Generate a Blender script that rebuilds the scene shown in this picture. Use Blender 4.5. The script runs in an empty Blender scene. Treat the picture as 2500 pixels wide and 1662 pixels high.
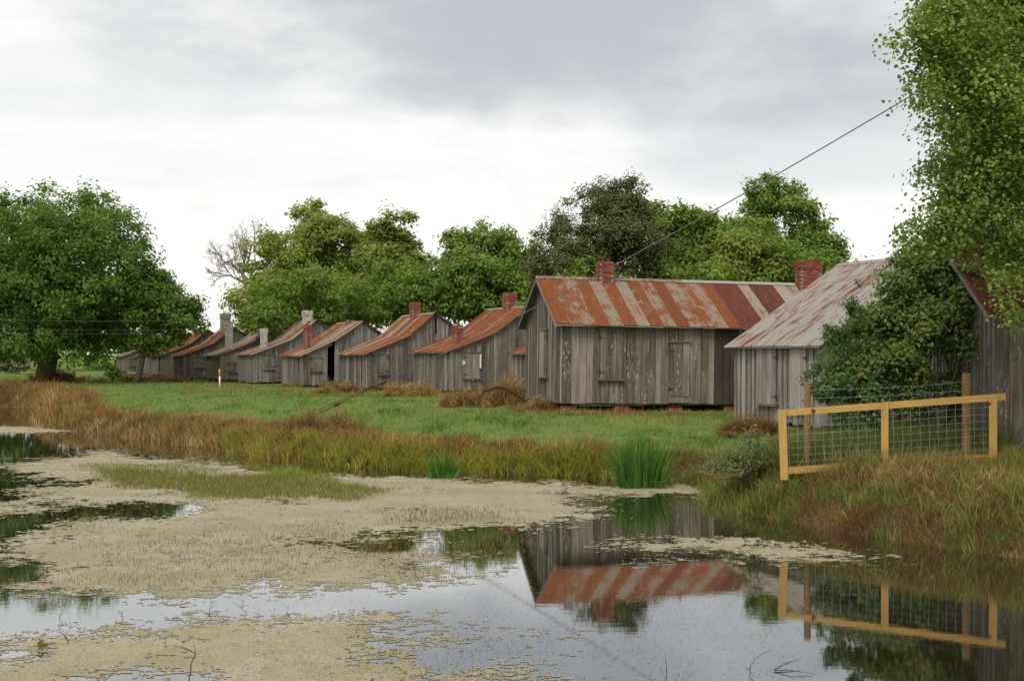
import bpy, math, random
import numpy as np
from mathutils import Vector, Matrix

random.seed(11)
RNG = np.random.default_rng(11)
R = math.radians
scene = bpy.context.scene
COL = scene.collection

# ------------------------------------------------------------------ camera
F, CX, HY, EYE = 3000.0, 1250.0, 866.0, 3.0      # focal length / horizon in photo pixels, eye above the water
cam_d = bpy.data.cameras.new('camera')
cam = bpy.data.objects.new('camera', cam_d)
COL.objects.link(cam)
cam.location = (0, 0, EYE)
cam.rotation_euler = (R(90), 0, 0)
cam_d.sensor_width = 36.0
cam_d.lens = 43.2
cam_d.shift_y = 0.014
cam_d.clip_start = 0.1
cam_d.clip_end = 9000
scene.camera = cam

# ------------------------------------------------------------------ world: overcast sky
SUN_EL, SUN_AZ = 52.0, 205.0     # azimuth measured clockwise from +Y
world = bpy.data.worlds.new('World')
scene.world = world
world.use_nodes = True
wt = world.node_tree
wt.nodes.clear()

class NT:
    def __init__(s, tree): s.t = tree
    def n(s, typ, **kw):
        nd = s.t.nodes.new(typ)
        for k, v in kw.items():
            if hasattr(nd, k): setattr(nd, k, v)
        return nd
    def put(s, sock, v):
        if isinstance(v, bpy.types.NodeSocket): s.t.links.new(v, sock)
        elif v is not None: sock.default_value = v
    def math(s, op, a, b=None, c=None, clamp=False):
        nd = s.n('ShaderNodeMath', operation=op, use_clamp=clamp)
        s.put(nd.inputs[0], a)
        if b is not None: s.put(nd.inputs[1], b)
        if c is not None: s.put(nd.inputs[2], c)
        return nd.outputs[0]
    def mix(s, f, a, b, blend='MIX'):
        nd = s.n('ShaderNodeMix', data_type='RGBA', blend_type=blend)
        s.put(nd.inputs[0], f)
        s.put(nd.inputs[6], tuple(a) + (1,) if isinstance(a, (tuple, list)) and len(a) == 3 else a)
        s.put(nd.inputs[7], tuple(b) + (1,) if isinstance(b, (tuple, list)) and len(b) == 3 else b)
        return nd.outputs[2]
    def map(s, vec, scale=(1, 1, 1), loc=(0, 0, 0)):
        nd = s.n('ShaderNodeMapping')
        s.put(nd.inputs['Vector'], vec)
        s.put(nd.inputs['Location'], loc)
        nd.inputs['Scale'].default_value = scale
        return nd.outputs[0]
    def noise(s, vec, scale=1.0, detail=4.0, rough=0.5, dist=0.0, dims='3D', w=None):
        nd = s.n('ShaderNodeTexNoise', noise_dimensions=dims)
        if vec is not None: s.put(nd.inputs['Vector'], vec)
        nd.inputs['Scale'].default_value = scale
        nd.inputs['Detail'].default_value = detail
        nd.inputs['Roughness'].default_value = rough
        nd.inputs['Distortion'].default_value = dist
        if w is not None: s.put(nd.inputs['W'], w)
        return nd.outputs[0]
    def ramp(s, f, stops):
        nd = s.n('ShaderNodeValToRGB')
        s.put(nd.inputs[0], f)
        el = nd.color_ramp.elements
        while len(el) < len(stops): el.new(0.5)
        for e, (p, c) in zip(el, stops):
            e.position = p
            e.color = tuple(c) + (1,) if len(c) == 3 else c
        return nd.outputs[0]
    def smooth(s, f, a, b):
        nd = s.n('ShaderNodeMapRange', interpolation_type='SMOOTHSTEP')
        s.put(nd.inputs[0], f)
        nd.inputs[1].default_value = a
        nd.inputs[2].default_value = b
        return nd.outputs[0]

w = NT(wt)
tc = w.n('ShaderNodeTexCoord').outputs['Generated']
sep = w.n('ShaderNodeSeparateXYZ'); w.put(sep.inputs[0], tc)
sx, sy, sz = sep.outputs
sky = w.n('ShaderNodeTexSky', sky_type='NISHITA')
sky.sun_disc = False
sky.sun_elevation = R(SUN_EL)
sky.sun_rotation = R(SUN_AZ)
nis = w.mix(1.0, sky.outputs[0], (0.1, 0.1, 0.1), 'MULTIPLY')
wisp = w.noise(w.map(tc, (1.7, 1.7, 7.5), (3.1, 0.4, 1.7)), 1.6, 5, 0.52, 0.35)
fine = w.noise(w.map(tc, (2.5, 2.5, 9.0), (0.3, 5.0, 2.2)), 3.4, 5, 0.55, 0.5)
warp = w.math('SUBTRACT', w.noise(w.map(tc, (2.2, 2.2, 6.0), (7.0, 1.0, 0.0)), 2.2, 5, 0.55), 0.5)
def bank(ax, az, rx, rz, wp=1.0):
    """soft-edged cloud bank: a direction and two radii, its edge broken by the warp noise"""
    dx = w.math('DIVIDE', w.math('SUBTRACT', sx, ax), rx)
    dz = w.math('DIVIDE', w.math('SUBTRACT', sz, az), rz)
    d = w.math('SQRT', w.math('ADD', w.math('MULTIPLY', dx, dx), w.math('MULTIPLY', dz, dz)))
    d = w.math('ADD', d, w.math('MULTIPLY', warp, 1.5 * wp))
    return w.math('SUBTRACT', 1.0, w.smooth(d, 0.45, 1.25))
front = w.math('GREATER_THAN', sy, 0.0)
big = w.math('MULTIPLY', bank(0.05, 0.30, 0.36, 0.125), front)
b2 = w.math('MULTIPLY', bank(-0.42, 0.31, 0.22, 0.05), front)
b3 = w.math('MULTIPLY', bank(-0.30, 0.205, 0.26, 0.03), front)
b4 = w.math('MULTIPLY', bank(0.27, 0.165, 0.26, 0.045), front)
b5 = w.math('MULTIPLY', bank(-0.33, 0.145, 0.24, 0.02), front)
base = w.ramp(wisp, [(0.30, (0.53, 0.537, 0.535)), (0.45, (0.61, 0.61, 0.592)), (0.58, (0.68, 0.672, 0.64))])
glow = w.smooth(sz, 0.24, 0.05)
base = w.mix(w.math('MULTIPLY', glow, 0.85), base, (0.70, 0.683, 0.642))
fin = w.math('MULTIPLY', w.smooth(fine, 0.50, 0.66), 0.42)
base = w.mix(fin, base, (0.53, 0.54, 0.535))
c = w.mix(w.math('MULTIPLY', b3, 0.45), base, (0.49, 0.51, 0.515))
c = w.mix(w.math('MULTIPLY', b5, 0.35), c, (0.52, 0.535, 0.535))
c = w.mix(w.math('MULTIPLY', b4, 0.62), c, (0.43, 0.452, 0.465))
c = w.mix(w.math('MULTIPLY', b2, 0.75), c, (0.40, 0.415, 0.432))
c = w.mix(w.math('MULTIPLY', big, 0.93), c, (0.32, 0.336, 0.356))
c = w.mix(0.06, c, nis)
bg = w.n('ShaderNodeBackground')
w.put(bg.inputs[0], c); bg.inputs[1].default_value = 1.05
wo = w.n('ShaderNodeOutputWorld'); wt.links.new(bg.outputs[0], wo.inputs[0])

# ------------------------------------------------------------------ soft sun through cloud
sd = bpy.data.lights.new('sun', 'SUN')
sd.energy = 1.5
sd.angle = R(25)
sd.color = (1.0, 0.93, 0.82)
sun = bpy.data.objects.new('sun', sd)
COL.objects.link(sun)
az = R(SUN_AZ)
dirv = Vector((math.sin(az) * math.cos(R(SUN_EL)), math.cos(az) * math.cos(R(SUN_EL)), math.sin(R(SUN_EL))))
sun.rotation_euler = dirv.to_track_quat('Z', 'Y').to_euler()
sun.location = (0, -20, 40)

vs = scene.view_settings
vs.view_transform = 'Standard'; vs.look = 'None'; vs.exposure = 0.62; vs.gamma = 1.0
vs.use_curve_mapping = False
scene.render.engine = 'CYCLES'
scene.cycles.max_bounces = 6
scene.cycles.transparent_max_bounces = 8

# ------------------------------------------------------------------ helpers
def on_water(px, py, z=0.0):
    Y = F * (EYE - z) / (py - HY)
    return np.array([(px - CX) / F * Y, Y, z])
def at(px, py, Y):
    return np.array([(px - CX) / F * Y, Y, EYE + (HY - py) / F * Y])

def put(name, me, mat=None, parent=None):
    o = bpy.data.objects.new(name, me)
    COL.objects.link(o)
    if mat is not None and len(me.materials) == 0: me.materials.append(mat)
    if parent is not None: o.parent = parent
    return o
def tag(o, label, cat=None, group=None, kind=None):
    o['label'] = label
    if cat: o['category'] = cat
    if group: o['group'] = group
    if kind: o['kind'] = kind
    return o
def thing(name, label, cat, loc=(0, 0, 0), rot=(0, 0, 0), group=None):
    o = bpy.data.objects.new(name, None)
    o.empty_display_size = 0.3
    COL.objects.link(o)
    o.location = loc; o.rotation_euler = rot
    return tag(o, label, cat, group)
def npmesh(name, V, faces, var=None, smooth=False, uv=None):
    """faces: list of integer arrays (M,k)"""
    me = bpy.data.meshes.new(name)
    V = np.asarray(V, dtype=np.float32)
    fs = [np.asarray(f, dtype=np.int32) for f in faces if len(f)]
    nl = sum(f.size for f in fs); npoly = sum(len(f) for f in fs)
    me.vertices.add(len(V)); me.vertices.foreach_set('co', V.ravel())
    me.loops.add(nl); me.polygons.add(npoly)
    me.loops.foreach_set('vertex_index', np.concatenate([f.ravel() for f in fs]))
    starts = []; s = 0
    for f in fs:
        k = f.shape[1]
        starts.append(np.arange(len(f), dtype=np.int32) * k + s); s += f.size
    me.polygons.foreach_set('loop_start', np.concatenate(starts))
    if smooth: me.polygons.foreach_set('use_smooth', np.ones(npoly, dtype=bool))
    me.update(calc_edges=True)
    if var is not None:
        a = me.attributes.new('var', 'FLOAT', 'FACE')
        a.data.foreach_set('value', np.asarray(var, dtype=np.float32))
    if uv is not None:
        l = me.uv_layers.new(name='uv')
        idx = np.concatenate([f.ravel() for f in fs])
        l.data.foreach_set('uv', np.asarray(uv, dtype=np.float32)[idx].ravel())
    return me

class MB:
    """collects boxes, tubes and prisms into one mesh"""
    def __init__(s): s.v = []; s.f = []
    def add(s, vs, fs):
        b = len(s.v); s.v += [tuple(map(float, v)) for v in vs]; s.f += [tuple(i + b for i in f) for f in fs]
        return s
    def box(s, x0, x1, y0, y1, z0, z1):
        return s.add([(x0,y0,z0),(x1,y0,z0),(x1,y1,z0),(x0,y1,z0),(x0,y0,z1),(x1,y0,z1),(x1,y1,z1),(x0,y1,z1)],
                     [(0,3,2,1),(4,5,6,7),(0,1,5,4),(1,2,6,5),(2,3,7,6),(3,0,4,7)])
    def beam(s, p, q, w, h, up=(0, 0, 1)):
        p = Vector(p); q = Vector(q); d = (q - p).normalized()
        side = d.cross(Vector(up))
        if side.length < 1e-4: side = d.cross(Vector((0, 1, 0)))
        side.normalize(); u = side.cross(d)
        vs = []
        for e in (p, q):
            for a, b in ((-1,-1),(1,-1),(1,1),(-1,1)):
                vs.append(e + side * (a * w / 2) + u * (b * h / 2))
        return s.add(vs, [(0,3,2,1),(4,5,6,7),(0,1,5,4),(1,2,6,5),(2,3,7,6),(3,0,4,7)])
    def tube(s, pts, rad, n=6, cap=True):
        pts = [Vector(p) for p in pts]
        if not hasattr(rad, '__len__'): rad = [rad] * len(pts)
        rings = []; ref = None
        for i, p in enumerate(pts):
            d = (pts[min(i+1, len(pts)-1)] - pts[max(i-1, 0)]).normalized()
            if ref is None:
                ref = d.orthogonal().normalized()
            ref = (ref - d * ref.dot(d))
            ref = ref.normalized() if ref.length > 1e-5 else d.orthogonal().normalized()
            b = d.cross(ref)
            rings.append([p + (ref * math.cos(2*math.pi*k/n) + b * math.sin(2*math.pi*k/n)) * rad[i] for k in range(n)])
        vs = [v for r in rings for v in r]; fs = []
        for i in range(len(pts) - 1):
            for k in range(n):
                fs.append((i*n+k, i*n+(k+1) % n, (i+1)*n+(k+1) % n, (i+1)*n+k))
        if cap:
            fs.append(tuple(range(n-1, -1, -1))); fs.append(tuple((len(pts)-1)*n+k for k in range(n)))
        return s.add(vs, fs)
    def mesh(s, name, smooth=False):
        me = bpy.data.meshes.new(name); me.from_pydata(s.v, [], s.f)
        if smooth:
            me.polygons.foreach_set('use_smooth', np.ones(len(me.polygons), dtype=bool))
        me.update(); return me
    def build(s, name, mat, parent=None, smooth=False):
        return put(name, s.mesh(name, smooth), mat, parent)

# value noise (numpy) for outlines, terrain and scatter density
_tab = np.random.default_rng(5).random((256, 256))
def vnoise(x, y):
    xi = np.floor(x).astype(int); yi = np.floor(y).astype(int)
    fx = x - xi; fy = y - yi
    fx = fx*fx*(3-2*fx); fy = fy*fy*(3-2*fy)
    a = _tab[xi & 255, yi & 255]; b = _tab[(xi+1) & 255, yi & 255]
    c_ = _tab[xi & 255, (yi+1) & 255]; d = _tab[(xi+1) & 255, (yi+1) & 255]
    return (a*(1-fx)+b*fx)*(1-fy) + (c_*(1-fx)+d*fx)*fy
def fbm(x, y, o=4):
    s = 0; a = 0.5; t = 0
    for i in range(o):
        s = s + a*vnoise(x*2**i+17*i, y*2**i+31*i); t += a; a *= 0.5
    return s / t
def poly_sd(P, x, y):
    """signed distance to polygon, positive inside"""
    P = np.asarray(P, float); n = len(P)
    d = np.full(x.shape, 1e9); ins = np.zeros(x.shape, bool)
    for i in range(n):
        ax, ay = P[i]; bx, by = P[(i+1) % n]
        ex, ey = bx-ax, by-ay
        t = np.clip(((x-ax)*ex+(y-ay)*ey)/(ex*ex+ey*ey+1e-12), 0, 1)
        d = np.minimum(d, (x-ax-t*ex)**2+(y-ay-t*ey)**2)
        cond = ((ay > y) != (by > y)) & (x < (bx-ax)*(y-ay)/(by-ay+1e-12)+ax)
        ins ^= cond
    d = np.sqrt(d)
    return np.where(ins, d, -d)

# ------------------------------------------------------------------ materials
def newmat(name):
    m = bpy.data.materials.new(name); m.use_nodes = True
    m.node_tree.nodes.clear()
    return m, NT(m.node_tree)
def finish(m, g, col, rough=0.8, spec=0.2, bump=None, bstr=0.3, bdist=0.01, metal=0.0):
    p = g.n('ShaderNodeBsdfPrincipled')
    g.put(p.inputs['Base Color'], tuple(col) + (1,) if isinstance(col, (tuple, list)) else col)
    g.put(p.inputs['Roughness'], rough)
    g.put(p.inputs['Metallic'], metal)
    p.inputs['Specular IOR Level'].default_value = spec
    if bump is not None:
        b = g.n('ShaderNodeBump'); b.inputs['Strength'].default_value = bstr; b.inputs['Distance'].default_value = bdist
        g.put(b.inputs['Height'], bump); g.put(p.inputs['Normal'], b.outputs[0])
    o = g.n('ShaderNodeOutputMaterial'); g.put(o.inputs[0], p.outputs[0])
    return m

def wood_mat(name, dark, mid, light, flecks=0.0, green=0.0, use_attr=False):
    m, g = newmat(name)
    oi = g.n('ShaderNodeObjectInfo')
    tcn = g.n('ShaderNodeTexCoord').outputs['Object']
    if use_attr:
        at_ = g.n('ShaderNodeAttribute', attribute_name='var'); rnd = at_.outputs['Fac']
    else:
        rnd = oi.outputs['Random']
    wv = g.math('MULTIPLY', rnd, 37.0)
    streak = g.noise(g.map(tcn, (30, 30, 0.8)), 1.0, 5, 0.6, 0.3, '4D', wv)
    grain = g.noise(g.map(tcn, (95, 95, 2.2)), 1.0, 3, 0.6, 0.2, '4D', wv)
    blot = g.noise(g.map(tcn, (3.0, 3.0, 0.9)), 1.0, 4, 0.6, 0.4, '4D', wv)
    t = g.math('ADD', g.math('MULTIPLY', streak, 0.55), g.math('MULTIPLY', grain, 0.25))
    t = g.math('ADD', t, g.math('MULTIPLY', blot, 0.35))
    t = g.math('ADD', t, g.math('MULTIPLY', g.math('SUBTRACT', rnd, 0.5), 0.20))
    col = g.ramp(t, [(0.40, dark), (0.57, mid), (0.76, light)])
    # reddish / bluish drift from board to board
    hue = g.n('ShaderNodeTexWhiteNoise', noise_dimensions='1D'); g.put(hue.inputs['W'], wv)
    col = g.mix(g.math('MULTIPLY', hue.outputs['Value'], 0.14), col, (0.17, 0.115, 0.095))
    if green > 0:
        gm = g.smooth(g.noise(g.map(tcn, (2.2, 2.2, 0.8), (4, 0, 2)), 1.0, 4, 0.6, 0.3, '4D', wv), 0.52, 0.74)
        col = g.mix(g.math('MULTIPLY', gm, green), col, (0.105, 0.11, 0.05))
    if flecks > 0:
        fl = g.smooth(g.noise(g.map(tcn, (26, 26, 7)), 1.0, 4, 0.62, 0.6, '4D', wv), 0.55, 0.62)
        fm = g.smooth(g.noise(g.map(tcn, (1.3, 1.3, 0.55), (9, 0, 0)), 1.0, 3, 0.5, 0.2, '4D', g.math('MULTIPLY', rnd, 9.0)), 0.46, 0.60)
        col = g.mix(g.math('MULTIPLY', g.math('MULTIPLY', fl, fm), flecks), col, (0.40, 0.385, 0.31))
    return finish(m, g, col, 0.88, 0.12, t, 0.5, 0.008)

M_WOOD = wood_mat('grey_boards', (0.052, 0.044, 0.038), (0.175, 0.155, 0.137), (0.38, 0.35, 0.32), 0.6, 0.2)
M_WOODM = wood_mat('lichen_boards', (0.050, 0.041, 0.033), (0.178, 0.149, 0.122), (0.36, 0.32, 0.26), 1.0, 0.7)
M_WOODF = wood_mat('grey_boards_far', (0.055, 0.047, 0.040), (0.140, 0.124, 0.108), (0.290, 0.268, 0.240), 0.6, 0.3, True)
M_WOODR = wood_mat('mauve_grey_boards', (0.075, 0.062, 0.058), (0.215, 0.187, 0.176), (0.40, 0.365, 0.345), 0.2, 0.0)
M_TRIM = wood_mat('trim_boards', (0.06, 0.052, 0.045), (0.150, 0.135, 0.118), (0.27, 0.25, 0.225), 0.2, 0.2)
M_DKWOOD = wood_mat('stained_boards', (0.018, 0.015, 0.013), (0.036, 0.031, 0.028), (0.075, 0.064, 0.055), 0.0, 0.2)

def roof_mat():
    m, g = newmat('rusty_corrugated_iron')
    oi = g.n('ShaderNodeObjectInfo')
    cs = g.n('ShaderNodeSeparateColor'); g.put(cs.inputs[0], oi.outputs['Color'])
    rust, dark, tint = cs.outputs
    uv = g.n('ShaderNodeUVMap', uv_map='uv').outputs[0]
    wv = g.math('MULTIPLY', oi.outputs['Random'], 31.0)
    streak = g.noise(g.map(uv, (20, 1.1, 1)), 1.0, 5, 0.66, 0.25, '4D', wv)
    patch = g.noise(g.map(uv, (2.6, 2.4, 1)), 1.0, 5, 0.65, 0.5, '4D', wv)
    patch = g.math('ADD', g.math('MULTIPLY', patch, 0.6), g.math('MULTIPLY', g.noise(g.map(uv, (1.6, 1.9, 1)), 1.0, 6, 0.7, 0.6), 0.4))
    fine_ = g.noise(g.map(uv, (60, 14, 1)), 1.0, 3, 0.6, 0.0, '4D', wv)
    pw_ = g.math('SUBTRACT', 1.0, g.math('MULTIPLY', tint, 0.75))
    sw_ = g.math('ADD', 0.62, g.math('MULTIPLY', tint, 0.75))
    t = g.math('ADD', g.math('MULTIPLY', streak, sw_), g.math('MULTIPLY', patch, pw_))
    t = g.math('ADD', t, g.math('MULTIPLY', fine_, 0.22))
    thr = g.math('SUBTRACT', 1.24, g.math('MULTIPLY', rust, 0.62))
    msk = g.smooth(g.math('SUBTRACT', t, thr), -0.07, 0.07)
    zinc = g.mix(g.smooth(fine_, 0.35, 0.7), (0.165, 0.142, 0.110), (0.255, 0.228, 0.185))
    zinc = g.mix(g.smooth(patch, 0.4, 0.65), zinc, (0.24, 0.165, 0.10))
    zinc = g.mix(g.math('MULTIPLY', tint, 0.7), zinc, (0.30, 0.295, 0.285))
    r1 = g.ramp(g.math('ADD', g.math('MULTIPLY', fine_, 0.5), g.math('MULTIPLY', streak, 0.5)),
                [(0.3, (0.085, 0.024, 0.010)), (0.5, (0.178, 0.052, 0.016)), (0.7, (0.255, 0.105, 0.038))])
    r2 = g.mix(g.smooth(streak, 0.35, 0.65), (0.065, 0.020, 0.015), (0.125, 0.040, 0.026))
    r = g.mix(dark, r1, r2)
    col = g.mix(msk, zinc, r)
    rough = g.math('ADD', 0.62, g.math('MULTIPLY', msk, 0.25))
    return finish(m, g, col, rough, 0.25, fine_, 0.15, 0.004)
M_ROOF = roof_mat()

def brick_mat(name, cols, white=0.0, attr=False):
    m, g = newmat(name)
    if attr: rnd = g.n('ShaderNodeAttribute', attribute_name='var').outputs['Fac']
    else: rnd = g.n('ShaderNodeObjectInfo').outputs['Random']
    tcn = g.n('ShaderNodeTexCoord').outputs['Object']
    col = g.ramp(rnd, [(0.0, cols[0]), (0.45, cols[1]), (1.0, cols[2])])
    n = g.noise(g.map(tcn, (9, 9, 9)), 1.0, 5, 0.65)
    geo = g.n('ShaderNodeNewGeometry')
    n2 = g.noise(geo.outputs['Position'], 5.5, 5, 0.65)
    col = g.mix(g.math('MULTIPLY', g.smooth(n, 0.45, 0.75), 0.5), col, (0.10, 0.035, 0.025))
    col = g.mix(g.math('MULTIPLY', g.smooth(n2, 0.50, 0.72), 0.55), col, (0.055, 0.038, 0.032))
    if white > 0.1:
        col = g.mix(g.smooth(n2, 0.62 - 0.3*white, 0.70 - 0.3*white), col, (0.50, 0.49, 0.46))
    return finish(m, g, col, 0.92, 0.1, n, 0.4, 0.006)
M_BRICK = brick_mat('red_brick', ((0.17, 0.048, 0.032), (0.24, 0.074, 0.048), (0.29, 0.115, 0.08)), 0.02)
M_BRICKF = brick_mat('red_brick_far', ((0.17, 0.048, 0.032), (0.24, 0.074, 0.048), (0.29, 0.115, 0.08)), 0.05, True)
M_BRICKW = brick_mat('whitewashed_brick', ((0.26, 0.07, 0.045), (0.36, 0.17, 0.12), (0.45, 0.40, 0.36)), 0.75, True)
M_BRICKG = brick_mat('grey_brick', ((0.24, 0.21, 0.19), (0.33, 0.30, 0.28), (0.42, 0.39, 0.37)), 0.45, True)

def plain(name, col, rough=0.8, spec=0.2, var=0.25, scale=14):
    m, g = newmat(name)
    tcn = g.n('ShaderNodeTexCoord').outputs['Object']
    n = g.noise(tcn, scale, 4, 0.6)
    c2 = tuple(x * (1 - var) for x in col)
    return finish(m, g, g.mix(n, c2, tuple(min(1, x * (1 + var)) for x in col)), rough, spec, n, 0.2, 0.004)
M_MORTAR = plain('lime_mortar', (0.34, 0.29, 0.25), 0.95, 0.05)
M_SOOT = plain('sooty_flue', (0.02, 0.018, 0.016), 0.95, 0.05)
M_RUSTIRON = plain('rusted_iron', (0.10, 0.032, 0.02), 0.85, 0.2)
M_WIRE = plain('galvanised_wire', (0.20, 0.225, 0.25), 0.5, 0.5)
M_CABLE = plain('steel_cable', (0.11, 0.105, 0.10), 0.6, 0.4)
M_WHITE = plain('white_paint', (0.78, 0.77, 0.74), 0.6, 0.3, 0.06)
M_YELLOW = plain('yellow_paint', (0.72, 0.50, 0.03), 0.6, 0.3, 0.06)
M_PAPER = plain('white_paper', (0.62, 0.62, 0.60), 0.8, 0.1, 0.1)
M_TWIG = plain('dry_twig', (0.055, 0.042, 0.028), 0.9, 0.1)
M_BARK = plain('bark', (0.090, 0.072, 0.056), 0.95, 0.05, 0.5, 6)
M_DEADBARK = plain('weathered_bark', (0.22, 0.18, 0.155), 0.95, 0.05, 0.4, 6)

def lumber_mat(name, a, b, knots=True, sc=(2.0, 40, 40)):
    m, g = newmat(name)
    tcn = g.n('ShaderNodeTexCoord').outputs['Generated']
    tco = g.n('ShaderNodeTexCoord').outputs['Object']
    rnd = g.n('ShaderNodeObjectInfo').outputs['Random']
    n = g.noise(g.map(tco, sc), 1.0, 5, 0.65, 0.8, '4D', g.math('MULTIPLY', rnd, 9.0))
    col = g.mix(g.smooth(n, 0.3, 0.7), a, b)
    dirt = g.smooth(g.noise(tco, 3.0, 5, 0.65), 0.52, 0.72)
    col = g.mix(g.math('MULTIPLY', dirt, 0.35), col, (0.20, 0.14, 0.07))
    if knots:
        k = g.smooth(g.noise(g.map(tco, (6, 6, 6)), 1.0, 2, 0.4, 0, '4D', g.math('MULTIPLY', rnd, 19.0)), 0.69, 0.74)
        col = g.mix(k, col, (0.13, 0.05, 0.015))
    return finish(m, g, col, 0.7, 0.2, n, 0.25, 0.003)
M_PINE = lumber_mat('new_pine_lumber', (0.36, 0.215, 0.062), (0.46, 0.295, 0.10))
M_PINEV = lumber_mat('new_pine_upright', (0.36, 0.215, 0.062), (0.46, 0.295, 0.10), True, (40, 40, 2.0))
M_POST = lumber_mat('treated_round_post', (0.17, 0.105, 0.042), (0.25, 0.16, 0.07), False, (40, 40, 2.0))
M_STEP = plain('mossy_plank', (0.16, 0.15, 0.11), 0.9, 0.1, 0.3)

def leaf_mat(name, cols, trans=0.45, gloss=0.25):
    """cols: ramp over the per-leaf value"""
    m, g = newmat(name)
    v = g.n('ShaderNodeAttribute', attribute_name='var').outputs['Fac']
    col = g.ramp(v, cols)
    d = g.n('ShaderNodeBsdfPrincipled'); g.put(d.inputs['Base Color'], col)
    d.inputs['Roughness'].default_value = 0.55; d.inputs['Specular IOR Level'].default_value = gloss
    tr = g.n('ShaderNodeBsdfTranslucent'); g.put(tr.inputs[0], g.mix(1.0, col, (1.25, 1.3, 0.6), 'MULTIPLY'))
    mx = g.n('ShaderNodeMixShader'); mx.inputs[0].default_value = trans
    g.put(mx.inputs[1], d.outputs[0]); g.put(mx.inputs[2], tr.outputs[0])
    o = g.n('ShaderNodeOutputMaterial'); g.put(o.inputs[0], mx.outputs[0])
    return m
L_OAK = leaf_mat('oak_leaves', [(0, (0.054, 0.1053, 0.0158)), (0.5, (0.108, 0.1917, 0.0292)), (1, (0.2025, 0.2903, 0.0547))])
L_OLIVE = leaf_mat('olive_green_leaves', [(0, (0.1, 0.1401, 0.0257)), (0.5, (0.2198, 0.2717, 0.0515)), (1, (0.4093, 0.4362, 0.1287))])
L_MID = leaf_mat('mid_green_leaves', [(0, (0.0773, 0.1283, 0.0224)), (0.5, (0.1623, 0.2479, 0.042)), (1, (0.2859, 0.3718, 0.0787))])
L_LIGHT = leaf_mat('light_green_leaves', [(0, (0.1066, 0.143, 0.0281)), (0.5, (0.208, 0.26, 0.0491)), (1, (0.325, 0.377, 0.0936))])
L_CEDAR = leaf_mat('cedar_needles', [(0, (0.0487, 0.0638, 0.0183)), (0.5, (0.0914, 0.1073, 0.0287)), (0.85, (0.1401, 0.1479, 0.0444)), (1, (0.2055, 0.1421, 0.0522))], 0.15)
L_BROAD = leaf_mat('broad_glossy_leaves', [(0, (0.0755, 0.1386, 0.0213)), (0.55, (0.1716, 0.2442, 0.0416)), (0.93, (0.2883, 0.3498, 0.0772)), (0.97, (0.5217, 0.4752, 0.1426)), (1, (0.6, 0.5676, 0.202))], 0.36, 0.4)
L_VINE = leaf_mat('vine_leaves', [(0, (0.0507, 0.0998, 0.0189)), (0.5, (0.1048, 0.1739, 0.0319)), (0.86, (0.1944, 0.2495, 0.0551)), (0.93, (0.3043, 0.1932, 0.0463)), (1, (0.3719, 0.1771, 0.0507))], 0.28, 0.35)
L_SPRIG = leaf_mat('young_shrub_leaves', [(0, (0.055, 0.105, 0.03)), (0.6, (0.095, 0.165, 0.045)), (1, (0.16, 0.23, 0.075))], 0.3)
G_FIELD = leaf_mat('field_grass_blades', [(0, (0.0788, 0.1384, 0.0279)), (0.5, (0.1315, 0.2159, 0.0498)), (0.9, (0.1999, 0.2825, 0.0718)), (0.96, (0.3052, 0.288, 0.1096)), (1, (0.3577, 0.299, 0.1297))], 0.3, 0.1)
G_DRY = leaf_mat('rust_brown_dry_grass', [(0, (0.1214, 0.0641, 0.025)), (0.4, (0.253, 0.143, 0.0572)), (0.75, (0.3744, 0.2402, 0.104)), (1, (0.506, 0.389, 0.1871))], 0.2, 0.1)
G_SEDGE = leaf_mat('yellow_green_sedge', [(0, (0.1155, 0.1375, 0.0198)), (0.5, (0.2475, 0.2475, 0.0356)), (0.85, (0.374, 0.3245, 0.0594)), (1, (0.44, 0.308, 0.0891))], 0.3, 0.15)
G_BANK = leaf_mat('bank_green_grass', [(0, (0.0751, 0.1105, 0.0234)), (0.5, (0.1638, 0.195, 0.0445)), (0.8, (0.2867, 0.26, 0.0761)), (1, (0.4914, 0.351, 0.1404))], 0.3, 0.15)
G_IRIS = leaf_mat('iris_blades', [(0, (0.035, 0.1, 0.014)), (0.6, (0.07, 0.175, 0.026)), (0.95, (0.14, 0.26, 0.05)), (1, (0.4, 0.4, 0.06))], 0.3, 0.3)
G_STALK = leaf_mat('brown_marsh_stalks', [(0, (0.0983, 0.0648, 0.0198)), (0.5, (0.171, 0.1215, 0.0405)), (1, (0.2565, 0.198, 0.0765))], 0.2, 0.1)
G_MARSH = leaf_mat('marsh_weed', [(0, (0.115, 0.125, 0.030)), (0.5, (0.175, 0.180, 0.048)), (0.96, (0.26, 0.25, 0.08)), (1, (0.5, 0.46, 0.28))], 0.3, 0.1)
L_WEED = leaf_mat('olive_weed_leaves', [(0, (0.081, 0.1053, 0.0351)), (0.6, (0.1553, 0.1755, 0.0675)), (1, (0.27, 0.27, 0.1215))], 0.35)
L_PALE = leaf_mat('pale_bush_leaves', [(0, (0.13, 0.15, 0.08)), (1, (0.34, 0.35, 0.24))], 0.3)

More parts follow.
